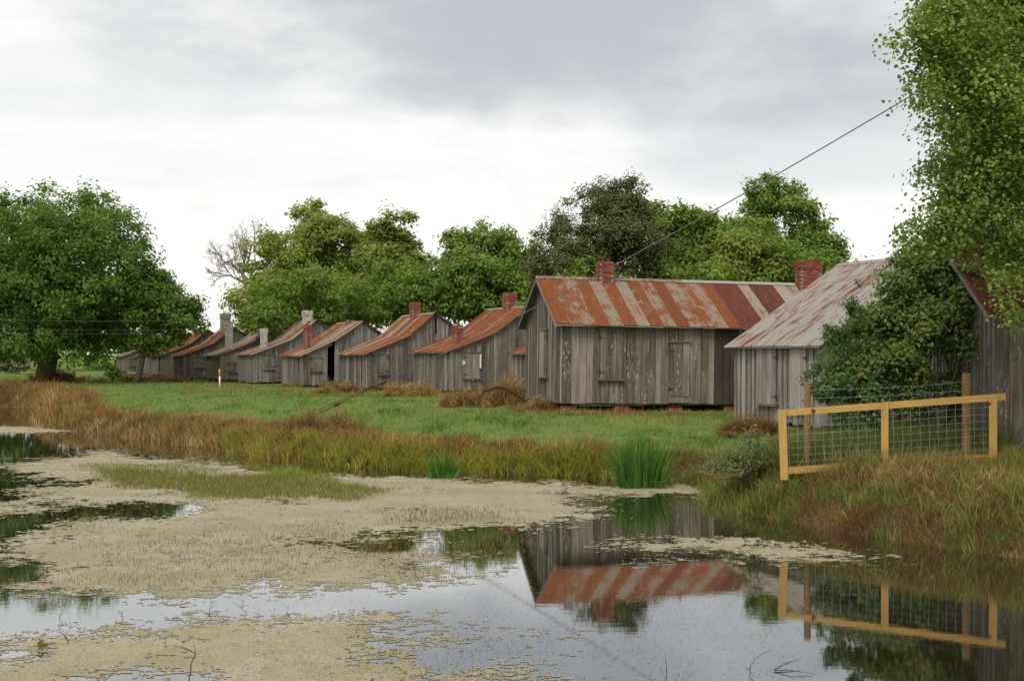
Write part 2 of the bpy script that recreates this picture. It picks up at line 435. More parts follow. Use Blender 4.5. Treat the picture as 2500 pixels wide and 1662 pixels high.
def ground_mat():
    m, g = newmat('field_soil_and_grass')
    geo = g.n('ShaderNodeNewGeometry').outputs['Position']
    s = g.n('ShaderNodeSeparateXYZ'); g.put(s.inputs[0], geo)
    n1 = g.noise(geo, 0.22, 5, 0.6, 0.4)
    n2 = g.noise(geo, 6.0, 5, 0.7)
    n3 = g.noise(g.map(geo, (1, 1, 0)), 1.3, 4, 0.6)
    green = g.mix(g.smooth(n2, 0.3, 0.7), (0.070, 0.115, 0.026), (0.140, 0.200, 0.05))
    green = g.mix(g.math('MULTIPLY', g.smooth(n1, 0.42, 0.68), 0.55), green, (0.135, 0.155, 0.05))
    green = g.mix(g.math('MULTIPLY', g.smooth(n3, 0.50, 0.70), 0.5), green, (0.06, 0.08, 0.022))
    n6 = g.noise(g.map(geo, (1, 0.6, 0)), 0.75, 5, 0.65, 0.3)
    green = g.mix(g.math('MULTIPLY', g.smooth(n6, 0.54, 0.70), 0.5), green, (0.19, 0.155, 0.06))
    soil = g.mix(g.smooth(n2, 0.3, 0.7), (0.040, 0.026, 0.015), (0.11, 0.070, 0.038))
    h = g.math('ADD', s.outputs[2], g.math('MULTIPLY', g.math('SUBTRACT', n3, 0.5), 0.25))
    col = g.mix(g.smooth(h, 0.36, 0.56), soil, green)
    return finish(m, g, col, 0.95, 0.05, n2, 0.6, 0.05)
M_GROUND = ground_mat()

def water_mat():
    m, g = newmat('still_pond_water')
    geo = g.n('ShaderNodeNewGeometry').outputs['Position']
    n = g.noise(g.map(geo, (1.0, 2.6, 1)), 2.6, 3, 0.55)
    n2 = g.noise(g.map(geo, (1.0, 2.0, 1)), 11.0, 2, 0.5)
    h = g.math('ADD', n, g.math('MULTIPLY', n2, 0.22))
    b = g.n('ShaderNodeBump'); b.inputs['Strength'].default_value = 0.10; b.inputs['Distance'].default_value = 0.0035
    g.put(b.inputs['Height'], h)
    gl = g.n('ShaderNodeBsdfGlossy'); gl.inputs['Roughness'].default_value = 0.02
    gl.inputs['Color'].default_value = (0.93, 0.94, 0.95, 1); g.put(gl.inputs['Normal'], b.outputs[0])
    df = g.n('ShaderNodeBsdfDiffuse'); df.inputs[0].default_value = (0.020, 0.017, 0.009, 1)
    fr = g.n('ShaderNodeFresnel'); fr.inputs['IOR'].default_value = 1.9; g.put(fr.inputs['Normal'], b.outputs[0])
    f = g.math('ADD', 0.34, g.math('MULTIPLY', fr.outputs[0], 0.66))
    mx = g.n('ShaderNodeMixShader'); g.put(mx.inputs[0], f); g.put(mx.inputs[1], df.outputs[0]); g.put(mx.inputs[2], gl.outputs[0])
    o = g.n('ShaderNodeOutputMaterial'); g.put(o.inputs[0], mx.outputs[0])
    return m
M_WATER = water_mat()

def scum_mat():
    m, g = newmat('beige_duckweed')
    geo = g.n('ShaderNodeNewGeometry').outputs['Position']
    n = g.noise(g.map(geo, (1.0, 1.6, 1)), 0.55, 5, 0.6)
    n2 = g.noise(g.map(geo, (1.0, 0.8, 1)), 30.0, 5, 0.75)
    n5 = g.noise(g.map(geo, (1.0, 0.55, 1)), 4.5, 5, 0.65)
    col = g.mix(g.smooth(n, 0.35, 0.65), (0.275, 0.245, 0.155), (0.345, 0.315, 0.235))
    col = g.mix(g.math('MULTIPLY', g.smooth(n5, 0.45, 0.68), 0.6), col, (0.235, 0.205, 0.105))
    col = g.mix(g.math('MULTIPLY', g.smooth(n2, 0.47, 0.62), 0.8), col, (0.17, 0.135, 0.07))
    return finish(m, g, col, 0.85, 0.15, n2, 0.5, 0.02)
M_SCUM = scum_mat()

# ------------------------------------------------------------------ terrain
GZ = 1.1    # level of the field above the water
shore_px = [(0, 992), (92, 998), (92, 1040), (200, 1055), (350, 1072), (500, 1095), (650, 1118), (800, 1135), (1000, 1150),
            (1250, 1158), (1450, 1168), (1640, 1174), (1735, 1190), (1765, 1235), (1900, 1268), (2100, 1305), (2300, 1336), (2500, 1368)]
SHORE = [tuple(on_water(*p)[:2]) for p in shore_px]
POND = SHORE + [(9.2, 15.5), (12.0, 11.0), (13.5, 6.0), (9.0, 4.2), (-9.0, 4.0), (-24.0, 7.0), (-38.0, 24.0), (-46.0, 50.0), (-44.0, 70.0), (-37.0, 74.0)]
def ground_z(x, y):
    x = np.asarray(x, float); y = np.asarray(y, float)
    sd_ = -poly_sd(POND, x, y) + (fbm(x*0.9, y*0.9, 3)-0.5)*0.5
    sm = lambda t: np.clip(t, 0, 1)**2*(3-2*np.clip(t, 0, 1))
    flat_ = sm((sd_+0.15)/1.5)*0.42+sm((sd_-0.5)/7.5)*(GZ-0.42)
    steep = sm((sd_+0.2)/1.7)*0.90+sm(sd_/9)*(GZ-0.92)
    nr = sm((x-2.9)/1.4)*sm((27.5-y)/2.5)
    nr = np.maximum(nr, sm((-17.0-x)/4.0)*sm((y-48.0)/6.0))
    bankz = flat_*(1-nr)+steep*nr
    und = np.clip(-sd_*0.5, 0, 0.8)
    z = np.where(sd_ > -0.15, bankz, 0.0) - np.where(sd_ < 0, und, 0.0) - 0.03
    z = z + (fbm(x*0.25, y*0.25, 3)-0.5)*0.12*np.clip(sd_/3, 0, 1)
    return z
def axis(a, b, step, lo, hi):
    inner = np.arange(a, b+1e-6, step)
    left = [a]; s = step
    while left[-1] > lo: s *= 1.35; left.append(left[-1]-s)
    right = [b]; s = step
    while right[-1] < hi: s *= 1.35; right.append(right[-1]+s)
    return np.concatenate([np.array(left[:0:-1]), inner, np.array(right[1:])])
xs = axis(-42, 20, 0.5, -4000, 4000); ys = axis(2, 78, 0.5, -400, 6000)
gx, gy = np.meshgrid(xs, ys)
gz = ground_z(gx.ravel(), gy.ravel())
nx_, ny_ = len(xs), len(ys)
ii = np.arange((ny_-1)*(nx_-1)); r_ = ii // (nx_-1); c_ = ii % (nx_-1)
q = np.stack([r_*nx_+c_, r_*nx_+c_+1, (r_+1)*nx_+c_+1, (r_+1)*nx_+c_], 1)
me = npmesh('ground', np.stack([gx.ravel(), gy.ravel(), gz], 1), [q], smooth=True)
tag(put('ground', me, M_GROUND), 'flat green field with a low earth bank around the pond', kind='structure')

wp = np.array(POND); cen = wp.mean(0)
me = bpy.data.meshes.new('pond_water')
me.from_pydata([(-52, 3, 0), (16, 3, 0), (16, 82, 0), (-52, 82, 0)], [], [(0, 1, 2, 3)]); me.update()
tag(put('pond_water', me, M_WATER), 'still dark pond reflecting sky and sheds', kind='structure')

# ------------------------------------------------------------------ cabins
def prof(pts):
    us = [p[0] for p in pts]; zs_ = [p[1] for p in pts]
    return lambda u: float(np.interp(u, us, zs_))

def plank_wall(parent, axis_, length, zb, top, mat, bw=0.24, joined=False, holes=(), gaps=(), batten=True, dark=(), name='wall', rag=0.05, mats=None):
    """boards stand on the outer side of local y=0 (axis 'x') or x=0 (axis 'y')"""
    rr = random
    fr = MB()
    if axis_ == 'x':
        fr.box(0.02, length-0.02, 0.0, 0.12, zb+0.02, zb+0.2); fr.box(0.02, 0.12, 0.0, 0.1, zb+0.2, top(0.07)-0.14); fr.box(length-0.12, length-0.02, 0.0, 0.1, zb+0.2, top(length-0.07)-0.14)
    else:
        fr.box(0.0, 0.12, 0.02, length-0.02, zb+0.02, zb+0.2); fr.box(0.0, 0.1, 0.02, 0.12, zb+0.2, top(0.07)-0.14); fr.box(0.0, 0.1, length-0.12, length-0.02, zb+0.2, top(length-0.07)-0.14)
    wall = fr.build(name, M_TRIM, parent)
    bat = MB(); allb = MB(); avar = []
    a = 0.0
    while a < length - 0.02:
        ww = bw * rr.uniform(0.72, 1.25)
        b = min(a + ww, length)
        if length - b < 0.09: b = length
        for c0 in [g_ for gg in gaps for g_ in gg]+[h_ for hh in holes for h_ in hh[:2]]:
            if a+0.01 < c0 < b: b = c0
        if any(g0 < (a+b)/2 < g1 for g0, g1 in gaps):
            a = b; continue
        th = 0.022 + rr.uniform(0, 0.012)
        segs = []
        hz = [h for h in holes if h[0] < (a+b)/2 < h[1]]
        bot = zb - rr.uniform(0, rag)
        if hz:
            h = hz[0]
            segs = [(bot, h[2], h[2]), (h[3], None, None)]
        else: segs = [(bot, None, None)]
        for (z0, zl, zr) in segs:
            zl = top(a+0.004) - 0.015 if zl is None else zl
            zr = top(b-0.004) - 0.015 if zr is None else zr
            zm = None
            mid = (a+b)/2
            if min(zl, zr) - z0 < 0.08: continue
            o0, o1 = a+0.003+rr.uniform(0, 0.006), b-0.003-rr.uniform(0, 0.007)
            t0 = -rr.uniform(0.001, 0.006)
            if axis_ == 'x':
                vs_ = [(o0, -th, z0), (o1, -th, z0), (o1, -t0*0.2, z0), (o0, -t0*0.2, z0), (o0, -th, zl), (o1, -th, zr), (o1, -t0*0.2, zr), (o0, -t0*0.2, zl)]
            else:
                vs_ = [(-th, o1, z0), (-th, o0, z0), (-t0*0.2, o0, z0), (-t0*0.2, o1, z0), (-th, o1, zr), (-th, o0, zl), (-t0*0.2, o0, zl), (-t0*0.2, o1, zr)]
            fs_ = [(0,3,2,1),(4,5,6,7),(0,1,5,4),(1,2,6,5),(2,3,7,6),(3,0,4,7)]
            if joined:
                allb.add(vs_, fs_); avar += [rr.random()]*6
            else:
                org = Vector(vs_[0])
                mm = bpy.data.meshes.new('board'); mm.from_pydata([tuple(Vector(v)-org) for v in vs_], [], fs_); mm.update()
                isd = any(d0 < mid < d1 for d0, d1 in dark)
                ob = put('board', mm, M_DKWOOD if isd else mat, wall); ob.location = org
                tw = rr.uniform(-0.003, 0.003); ob.rotation_euler = (0, tw, 0) if axis_ == 'x' else (tw, 0, 0)
        if batten and b < length - 0.05 and rr.random() < 0.82 and not any(h[0]-0.05 < b < h[1]+0.05 for h in holes) and not any(g0-0.06 < b < g1+0.06 for g0, g1 in gaps):
            zt = top(b) - 0.06; zb_ = zb + rr.uniform(0, 0.04); hw = rr.uniform(0.018, 0.03)
            if axis_ == 'x': bat.box(b-hw, b+hw, -0.052, -0.036, zb_, zt)
            else: bat.box(-0.052, -0.036, b-hw, b+hw, zb_, zt)
        a = b
    if joined and allb.v:
        me = allb.mesh('boards'); at_ = me.attributes.new('var', 'FLOAT', 'FACE'); at_.data.foreach_set('value', np.array(avar, np.float32))
        tag(put('boards', me, M_WOODF, wall), 'narrow weathered boards', kind='stuff')
    if bat.v:
        o = bat.build('battens', M_TRIM if not joined else M_TRIM, wall); tag(o, 'thin grey strips over the board joints', kind='stuff')
    return wall

def shutter(parent, axis_, a, b, z0, z1, mat, joined=False, door=False, hinge_left=True, lintel=True):
    """closed plank shutter or door with lintel, sill and strap hinges, standing proud of the boards"""
    d0, d1 = -0.088, -0.052
    def bx(mb, a0, a1, e0, e1, zz0, zz1):
        if axis_ == 'x': mb.box(a0, a1, e0, e1, zz0, zz1)
        else: mb.box(e0, e1, a0, a1, zz0, zz1)
        return mb
    n = max(2, int(round((b-a)/0.2)))
    s = bx(MB(), a+0.01, b-0.01, (-0.066 if joined else -0.0505), -0.04, z0+0.01, z1-0.01).build('door' if door else 'shutter', M_TRIM, parent)
    if lintel: bx(MB(), a-0.06, b+0.06, -0.13, -0.05, z1, z1+0.05).build('lintel', M_TRIM, s)
    if not door: bx(MB(), a-0.08, b+0.08, -0.15, -0.05, z0-0.055, z0).build('sill', M_TRIM, s)
    else: bx(MB(), a-0.03, b+0.03, -0.07, -0.05, z0-0.22, z0-0.01).build('kick_board', M_TRIM, s)
    if not joined:
        for i in range(n):
            mm = MB(); a0 = a+(b-a)*i/n+0.003; a1 = a+(b-a)*(i+1)/n-0.003
            bx(mm, 0, a1-a0, d0-random.uniform(0, 0.006), d1, 0, z1-z0-0.008)
            o = mm.build('plank', mat, s)
            o.location = (a0, 0, z0+0.004) if axis_ == 'x' else (0, a0, z0+0.004)
        e = a if hinge_left else b; sg = 1 if hinge_left else -1
        for za in (z0+0.14*(z1-z0), z1-0.16*(z1-z0)):
            mm = MB(); bx(mm, min(e-0.03*sg, e+0.16*sg), max(e-0.03*sg, e+0.16*sg), -0.106, -0.095, za-0.012, za+0.012)
            bx(mm, e-0.05, e+0.03, -0.109, -0.095, za-0.05, za+0.05)
            mm.build('hinge', M_RUSTIRON, s)
    return s

def roof_sheets(parent, pts, along, lo, hi, pitch=0.09, pw=0.46, rusts=None, rust=(0.5, 0.25), dark=0.15, tint=0.1, seg=4, name='roof', both=None, amp=0.021):
    """pts: slope polyline from eave to ridge as (u,z). along='x': ridge runs in local x (u is y); along='y': ridge runs in local y (u is x)"""
    sheath = MB()
    for k in range(len(pts)-1):
        (u0, z0), (u1, z1) = pts[k], pts[k+1]
        vs_ = []
        for e in (lo+0.04, hi-0.04):
            for (uu, zz) in ((u0, z0), (u1, z1)):
                for dz in (-0.05, -0.025):
                    vs_.append((e, uu, zz+dz) if along == 'x' else (uu, e, zz+dz))
        sheath.add(vs_, [(0,1,3,2),(4,6,7,5),(0,4,5,1),(2,3,7,6),(1,5,7,3),(0,2,6,4)])
    rf = sheath.build(name, M_TRIM, parent)
    n = max(1, int(round((hi-lo)/pw))); pw = (hi-lo)/n
    segl = [0.0]
    for k in range(len(pts)-1): segl.append(segl[-1]+math.hypot(pts[k+1][0]-pts[k][0], pts[k+1][1]-pts[k][1]))
    for i in range(n):
        s0 = lo+i*pw; nn = max(4, int(round(pw/pitch*seg)))
        ss = np.linspace(0, pw+0.03, nn+1)
        lift = random.uniform(0.0, 0.008) + 0.004*(i % 2)
        dn = random.uniform(-0.03, 0.04)
        V = []; UV = []; nrow = len(pts)
        for k in range(nrow):
            (u, z) = pts[k]
            if k == 0:
                du, dz = pts[1][0]-pts[0][0], pts[1][1]-pts[0][1]; L_ = math.hypot(du, dz); u -= du/L_*dn; z -= dz/L_*dn
            a_, b_ = pts[max(k-1, 0)], pts[min(k+1, nrow-1)]
            tx, tz = b_[0]-a_[0], b_[1]-a_[1]; L_ = math.hypot(tx, tz); nx, nz = -tz/L_, tx/L_
            if nz < 0: nx, nz = -nx, -nz
            for s in ss:
                h = lift + amp*math.sin(2*math.pi*(s0+s)/pitch)
                V.append((s0+s, u+nx*h, z+nz*h) if along == 'x' else (u+nx*h, s0+s, z+nz*h))
                UV.append((s0+s, segl[k]))
        c1 = nn+1
        fs_ = [(k*c1+j, k*c1+j+1, (k+1)*c1+j+1, (k+1)*c1+j) for k in range(nrow-1) for j in range(nn)]
        me = npmesh('roof_panel', V, [np.array(fs_)], smooth=True, uv=UV)
        o = put('roof_panel', me, M_ROOF, rf)
        rv = rusts[i % len(rusts)] if rusts else (min(1, max(0, random.gauss(rust[0], rust[1]))), dark if random.random() < 0.8 else min(1, dark+0.6), tint)
        o.color = (rv[0], rv[1], rv[2], 1)
    return rf

def ridge_cap(rf, along, u, z, lo, hi, slope_w=0.16, drop=0.1, col=(0.35, 0.2, 0.2, 1)):
    V = []; UV = []
    for e in (lo, hi):
        for du, dz in ((-slope_w, -drop+0.03), (0, 0.035), (slope_w, -drop+0.03)):
            V.append((e, u+du, z+dz) if along == 'x' else (u+du, e, z+dz)); UV.append((e, du*4))
    me = npmesh('ridge_cap', V, [np.array([(0, 3, 4, 1), (1, 4, 5, 2)])], uv=UV)
    o = put('ridge_cap', me, M_ROOF, rf); o.color = col
    return o

_brick_me = None
def brick_stack(parent, name, cx, cy, wx, wy, z0, z1, mat, objects=False, corbel=True, lean=0.0, broken=0.0):
    """hollow brick stack laid in running bond; bricks are objects or one joined part"""
    global _brick_me
    ch, gap = 0.078, 0.010
    n = max(1, int((z1-z0)/ch))
    core = MB(); zt = z0+n*ch
    core.box(cx-wx/2+0.016, cx+wx/2-0.016, cy-wy/2+0.016, cy+wy/2-0.016, z0, zt-0.06)
    st = core.build(name, M_MORTAR, parent)
    mb = MB(); var = []
    if _brick_me is None:
        _brick_me = MB().box(-0.5, 0.5, -0.5, 0.5, -0.5, 0.5).mesh('brick')
    for k in range(n):
        z = z0+k*ch+ch/2
        ex = 0.03 if (corbel and k >= n-5 and k < n-1) else 0.0
        X, Y = wx/2+ex, wy/2+ex
        sh = lean*k
        for side in range(4):
            if side in (0, 2): l0, l1 = (-X, X-0.10) if k % 2 == 0 else (-X+0.10, X)
            else: l0, l1 = (-Y+0.10, Y) if k % 2 == 0 else (-Y, Y-0.10)
            if side >= 2: l0, l1 = -l1, -l0
            nb = max(1, int(round((l1-l0)/0.21))); bl = (l1-l0)/nb
            for j in range(nb):
                if k >= n-2 and random.random() < broken: continue
                m_ = l0+(j+0.5)*bl; j1 = random.uniform(-0.003, 0.005)
                if side == 0: c0 = (cx+m_+sh, cy-Y+0.05-j1, z); dm = (bl-gap, 0.1, ch-gap)
                elif side == 2: c0 = (cx+m_+sh, cy+Y-0.05+j1, z); dm = (bl-gap, 0.1, ch-gap)
                elif side == 1: c0 = (cx+X-0.05+j1+sh, cy+m_, z); dm = (0.1, bl-gap, ch-gap)
                else: c0 = (cx-X+0.05-j1+sh, cy+m_, z); dm = (0.1, bl-gap, ch-gap)
                if objects:
                    o = bpy.data.objects.new('brick', _brick_me); COL.objects.link(o); o.parent = st
                    o.location = c0; o.scale = dm
                    if not _brick_me.materials: _brick_me.materials.append(mat)
                else:
                    mb.box(c0[0]-dm[0]/2, c0[0]+dm[0]/2, c0[1]-dm[1]/2, c0[1]+dm[1]/2, c0[2]-dm[2]/2, c0[2]+dm[2]/2); var += [random.random()]*6
    if not objects:
        me = mb.mesh('bricks'); a_ = me.attributes.new('var', 'FLOAT', 'FACE'); a_.data.foreach_set('value', np.array(var, np.float32))
        o = put('bricks', me, mat, st); o['kind'] = 'stuff'; o['label'] = 'courses of small bricks'
    return st

def slab(parent, name, pts, mat):
    """closed prism from outline pts (list of xyz) given with an offset vector as last item"""
    *p, off = pts
    n = len(p); vs_ = p + [tuple(np.array(v)+np.array(off)) for v in p]
    fs_ = [tuple(range(n)), tuple(range(2*n-1, n-1, -1))]+[(i, i+n, (i+1) % n+n, (i+1) % n) for i in range(n)]
    return MB().add(vs_, fs_).build(name, mat, parent)

def row_cabin(px, Y0, label, theta=24, L=5.2, Wr=3.9, Wb=2.3, Wt=5.9, ze=3.1, zbk=4.0, zr=5.25, zrr=3.9, joined=False, rust=(0.5, 0.25), dark=0.15, tint=0.1,
              chim=(), gaps=(), low_gaps=(), holes=(), win=(0.75, 1.5, 1.9, 3.05), tilt=0.0, zb=1.38, low_shut=None, mat=None, group='grey board sheds in the receding row', pitch=0.09):
    X0 = (px-CX)/F*Y0
    c = thing('board_shed', label, 'shed', (X0, Y0, GZ), (R(tilt*0.6), R(tilt), R(theta)), group)
    g = lambda z: z-GZ
    mat = mat or M_WOOD
    prf = [(0, g(ze)), (Wb, g(zbk)), (Wr, g(zr)), (Wt, g(zrr))]
    top = prof(prf)
    plank_wall(c, 'x', Wt, g(zb), top, mat, joined=joined, holes=holes, gaps=gaps, name='gable_wall', bw=0.23)
    plank_wall(c, 'y', L, g(zb), lambda u: g(ze)-0.02, mat, joined=joined, gaps=low_gaps, name='low_side_wall', bw=0.23, rag=0.09)
    # far sides, closed
    zt = [(0.05, g(ze)-0.08), (Wb, g(zbk)-0.08), (Wr, g(zr)-0.08), (Wt-0.03, g(zrr)-0.08)]
    slab(c, 'back_wall', [(0.05, L, g(zb))]+[(u, L, z) for u, z in zt]+[(Wt-0.03, L, g(zb)), (0, -0.06, 0)], M_TRIM)
    MB().box(Wt-0.08, Wt-0.02, 0.03, L-0.08, g(zb), g(zrr)-0.1).build('far_side_wall', M_TRIM, c)
    MB().box(0.13, Wt-0.13, 0.13, L-0.13, g(zb)-0.05, g(zb)+0.02).build('floor', M_TRIM, c)
    # roof
    s1 = (zbk-ze)/Wb
    ev = -0.22
    low = [(ev, g(ze)+ev*s1+0.05), (Wb*0.5, g((ze+zbk)/2)+0.03), (Wb, g(zbk)+0.045), ((Wb+Wr)/2, g((zbk+zr)/2)+0.04), (Wr, g(zr)+0.05)]
    rf = roof_sheets(c, low, 'y', -0.22, L+0.18, rust=rust, dark=dark, tint=tint, seg=3 if joined else 4, pitch=pitch)
    s2 = (zr-zrr)/(Wt-Wr)
    roof_sheets(c, [(Wt+0.2, g(zrr)-0.2*s2+0.05), (Wr, g(zr)+0.05)], 'y', -0.22, L+0.18, rust=rust, dark=dark, tint=tint, seg=3, name='far_roof', pitch=pitch, pw=0.62)
    ridge_cap(rf, 'y', Wr, g(zr)+0.05, -0.22, L+0.18, col=(0.4, dark, tint, 1))
    # rake boards along the gable edge
    for k in range(2):
        (u0, z0), (u1, z1) = prf[k], prf[k+1]
        a0, a1 = (0.12, 0.9) if k == 0 else (0.06, 0.62)
        m = MB(); p = (u0+(u1-u0)*a0, -0.065, z0+(z1-z0)*a0-0.10); q_ = (u0+(u1-u0)*a1, -0.065, z0+(z1-z0)*a1-0.10)
        m.beam(p, q_, 0.02, 0.15, up=(0, 0, 1)); m.build('rake_board', M_TRIM, c)
    m = MB(); m.beam((Wr+0.05, -0.065, prf[2][1]-0.07), (Wt, -0.065, prf[3][1]-0.09), 0.02, 0.1); m.build('rake_board', M_TRIM, c)
    if win: shutter(c, 'x', win[0], win[1], g(win[2]), g(win[3]), mat, joined=joined, hinge_left=random.random() < 0.5)
    if low_shut: shutter(c, 'y', low_shut[0], low_shut[1], g(low_shut[2]), g(low_shut[3]), mat, joined=joined)
    # brick piers
    for (u, v) in ((0.2, 0.22), (Wt*0.5, 0.22), (Wt-0.25, 0.22), (0.2, L*0.5), (0.2, L-0.25)):
        brick_stack(c, 'pier', u, v, 0.4, 0.4, -0.1, g(zb)-0.03, M_BRICKF, corbel=False)
    for (u, v, wx, wy, h, mt, br) in chim:
        z0 = top(u)-0.3; brick_stack(c, 'chimney', u, v, wx, wy, z0, top(u)+h, mt, corbel=h > 0.6, broken=br)
    return c

W_, G_, B_ = M_BRICKW, M_BRICKG, M_BRICKF
shed4 = row_cabin(1097, 60.0, 'shed with two red chimneys and a strip of white paper by its shutter', Wr=4.25, Wb=2.4, Wt=6.2, ze=3.16, zbk=4.08, zr=5.42, zrr=4.0, rust=(0.76, 0.14), dark=0.05, zb=1.3,
          chim=[(4.2, 2.3, 0.56, 0.56, 0.92, B_, 0.0), (1.05, 1.6, 0.44, 0.40, 0.95, B_, 0.1)], win=(0.80, 1.55, 1.86, 3.10), tilt=0.3, low_shut=None)
row_cabin(897, 65.0, 'rust-roofed shed with one tall red ridge chimney and a dark slit under its peak', Wr=3.8, Wb=2.3, Wt=5.8, ze=3.05, zbk=3.95, zr=5.2, zrr=3.95, rust=(0.66, 0.16), dark=0.05, zb=1.32,
          chim=[(3.75, 3.0, 0.5, 0.5, 0.85, B_, 0.0)], holes=((3.84, 3.92, 3.0, 4.4),), win=(0.65, 1.15, 1.95, 3.0), tilt=-0.3, low_gaps=((0.9, 1.1),))
row_cabin(740, 72.3, 'shed with a tall dark doorway gap and a broken red ridge chimney', Wr=3.6, Wb=1.9, Wt=5.5, ze=2.98, zbk=3.85, zr=4.98, zrr=3.85, rust=(0.55, 0.22), dark=0.05, zb=1.24,
          chim=[(3.5, 2.2, 0.55, 0.5, 0.28, B_, 0.4), (0.75, 1.9, 0.42, 0.42, 1.5, B_, 0.0)], gaps=((1.45, 1.88),), win=(0.45, 1.1, 2.05, 2.85), low_gaps=((2.2, 2.4), (0.9, 1.05)), tilt=0.4)
row_cabin(623, 80.0, 'shed with whitewashed chimneys on its ridge and lean-to', Wr=4.1, Wb=2.4, Wt=5.9, ze=3.05, zbk=3.95, zr=5.25, zrr=4.0, rust=(0.55, 0.2), dark=0.3, zb=1.25,
          chim=[(4.05, 2.2, 0.62, 0.55, 0.85, W_, 0.0), (1.0, 1.9, 0.42, 0.42, 1.35, W_, 0.2)], win=(0.55, 1.25, 2.1, 3.0), tilt=-0.2)
row_cabin(537, 86.7, 'dark mossy shed with a slim pale stovepipe chimney above its lean-to', Wr=4.3, Wb=2.4, Wt=6.1, ze=2.98, zbk=3.9, zr=5.35, zrr=4.0, rust=(0.42, 0.2), dark=0.75, tint=0.1, zb=1.32, mat=M_WOODM,
          chim=[(1.05, 2.2, 0.5, 0.45, 1.95, G_, 0.0)], win=(0.6, 1.3, 1.75, 2.4), tilt=0.3)
row_cabin(449, 94.0, 'shed with a small square shutter and a wide pale ridge chimney', Wr=3.8, Wb=2.3, Wt=5.6, ze=2.95, zbk=3.85, zr=5.1, zrr=4.0, joined=True, rust=(0.72, 0.15), dark=0.35, zb=1.38,
          chim=[(3.75, 3.2, 0.75, 0.6, 1.3, G_, 0.0)], win=(0.85, 1.6, 2.05, 2.8))
row_cabin(392, 102.0, 'shed with an orange eave and a narrow black open doorway under hanging branches', Wr=3.9, Wb=2.3, Wt=5.7, ze=2.9, zbk=3.8, zr=5.05, zrr=4.0, joined=True, rust=(0.8, 0.1), dark=0.1,
          chim=[(3.8, 2.5, 0.6, 0.55, 0.4, W_, 0.2)], low_gaps=((0.15, 0.75),), win=None)
row_cabin(352, 110.0, 'shed with a black open window half hidden by the big round tree', Wr=3.9, Wb=2.3, Wt=5.7, ze=2.95, zbk=3.8, zr=5.0, zrr=4.0, joined=True, rust=(0.7, 0.2), dark=0.3,
          holes=((0.6, 1.45, 1.55, 2.35),), win=None)
row_cabin(300, 118.0, 'farthest shed of the row showing beside the big tree trunk', Wr=3.9, Wb=2.3, Wt=5.7, ze=2.85, zbk=3.7, zr=4.9, zrr=3.9, joined=True, rust=(0.6, 0.2), dark=0.3, win=(0.6, 1.2, 1.9, 2.7))
row_cabin(1368, 53.5, 'shed behind the long striped roof with only its red chimney top showing', joined=True, chim=[(3.75, 2.0, 0.7, 0.6, 1.15, B_, 0.0)], rust=(0.6, 0.2))

# near shed with grey roof beside the shrub
R1 = row_cabin(2005, 33.0, 'shed with pale grey metal roof and two tall shutters beside the leafy shrub', theta=24, L=4.05, Wr=4.0, Wb=2.0, Wt=6.2, ze=3.32, zbk=4.55, zr=5.78, zrr=4.4, rust=(0.42, 0.05), dark=0.6, tint=0.9, zb=1.12, mat=M_WOODR,
               win=None, low_shut=None, tilt=0.0, group='grey board sheds near the fence', pitch=0.09)
shutter(R1, 'y', 1.9, 2.75, 1.60-GZ, 3.18-GZ, M_WOODR)
shutter(R1, 'y', 0.55, 1.25, 1.52-GZ, 3.18-GZ, M_WOODR)

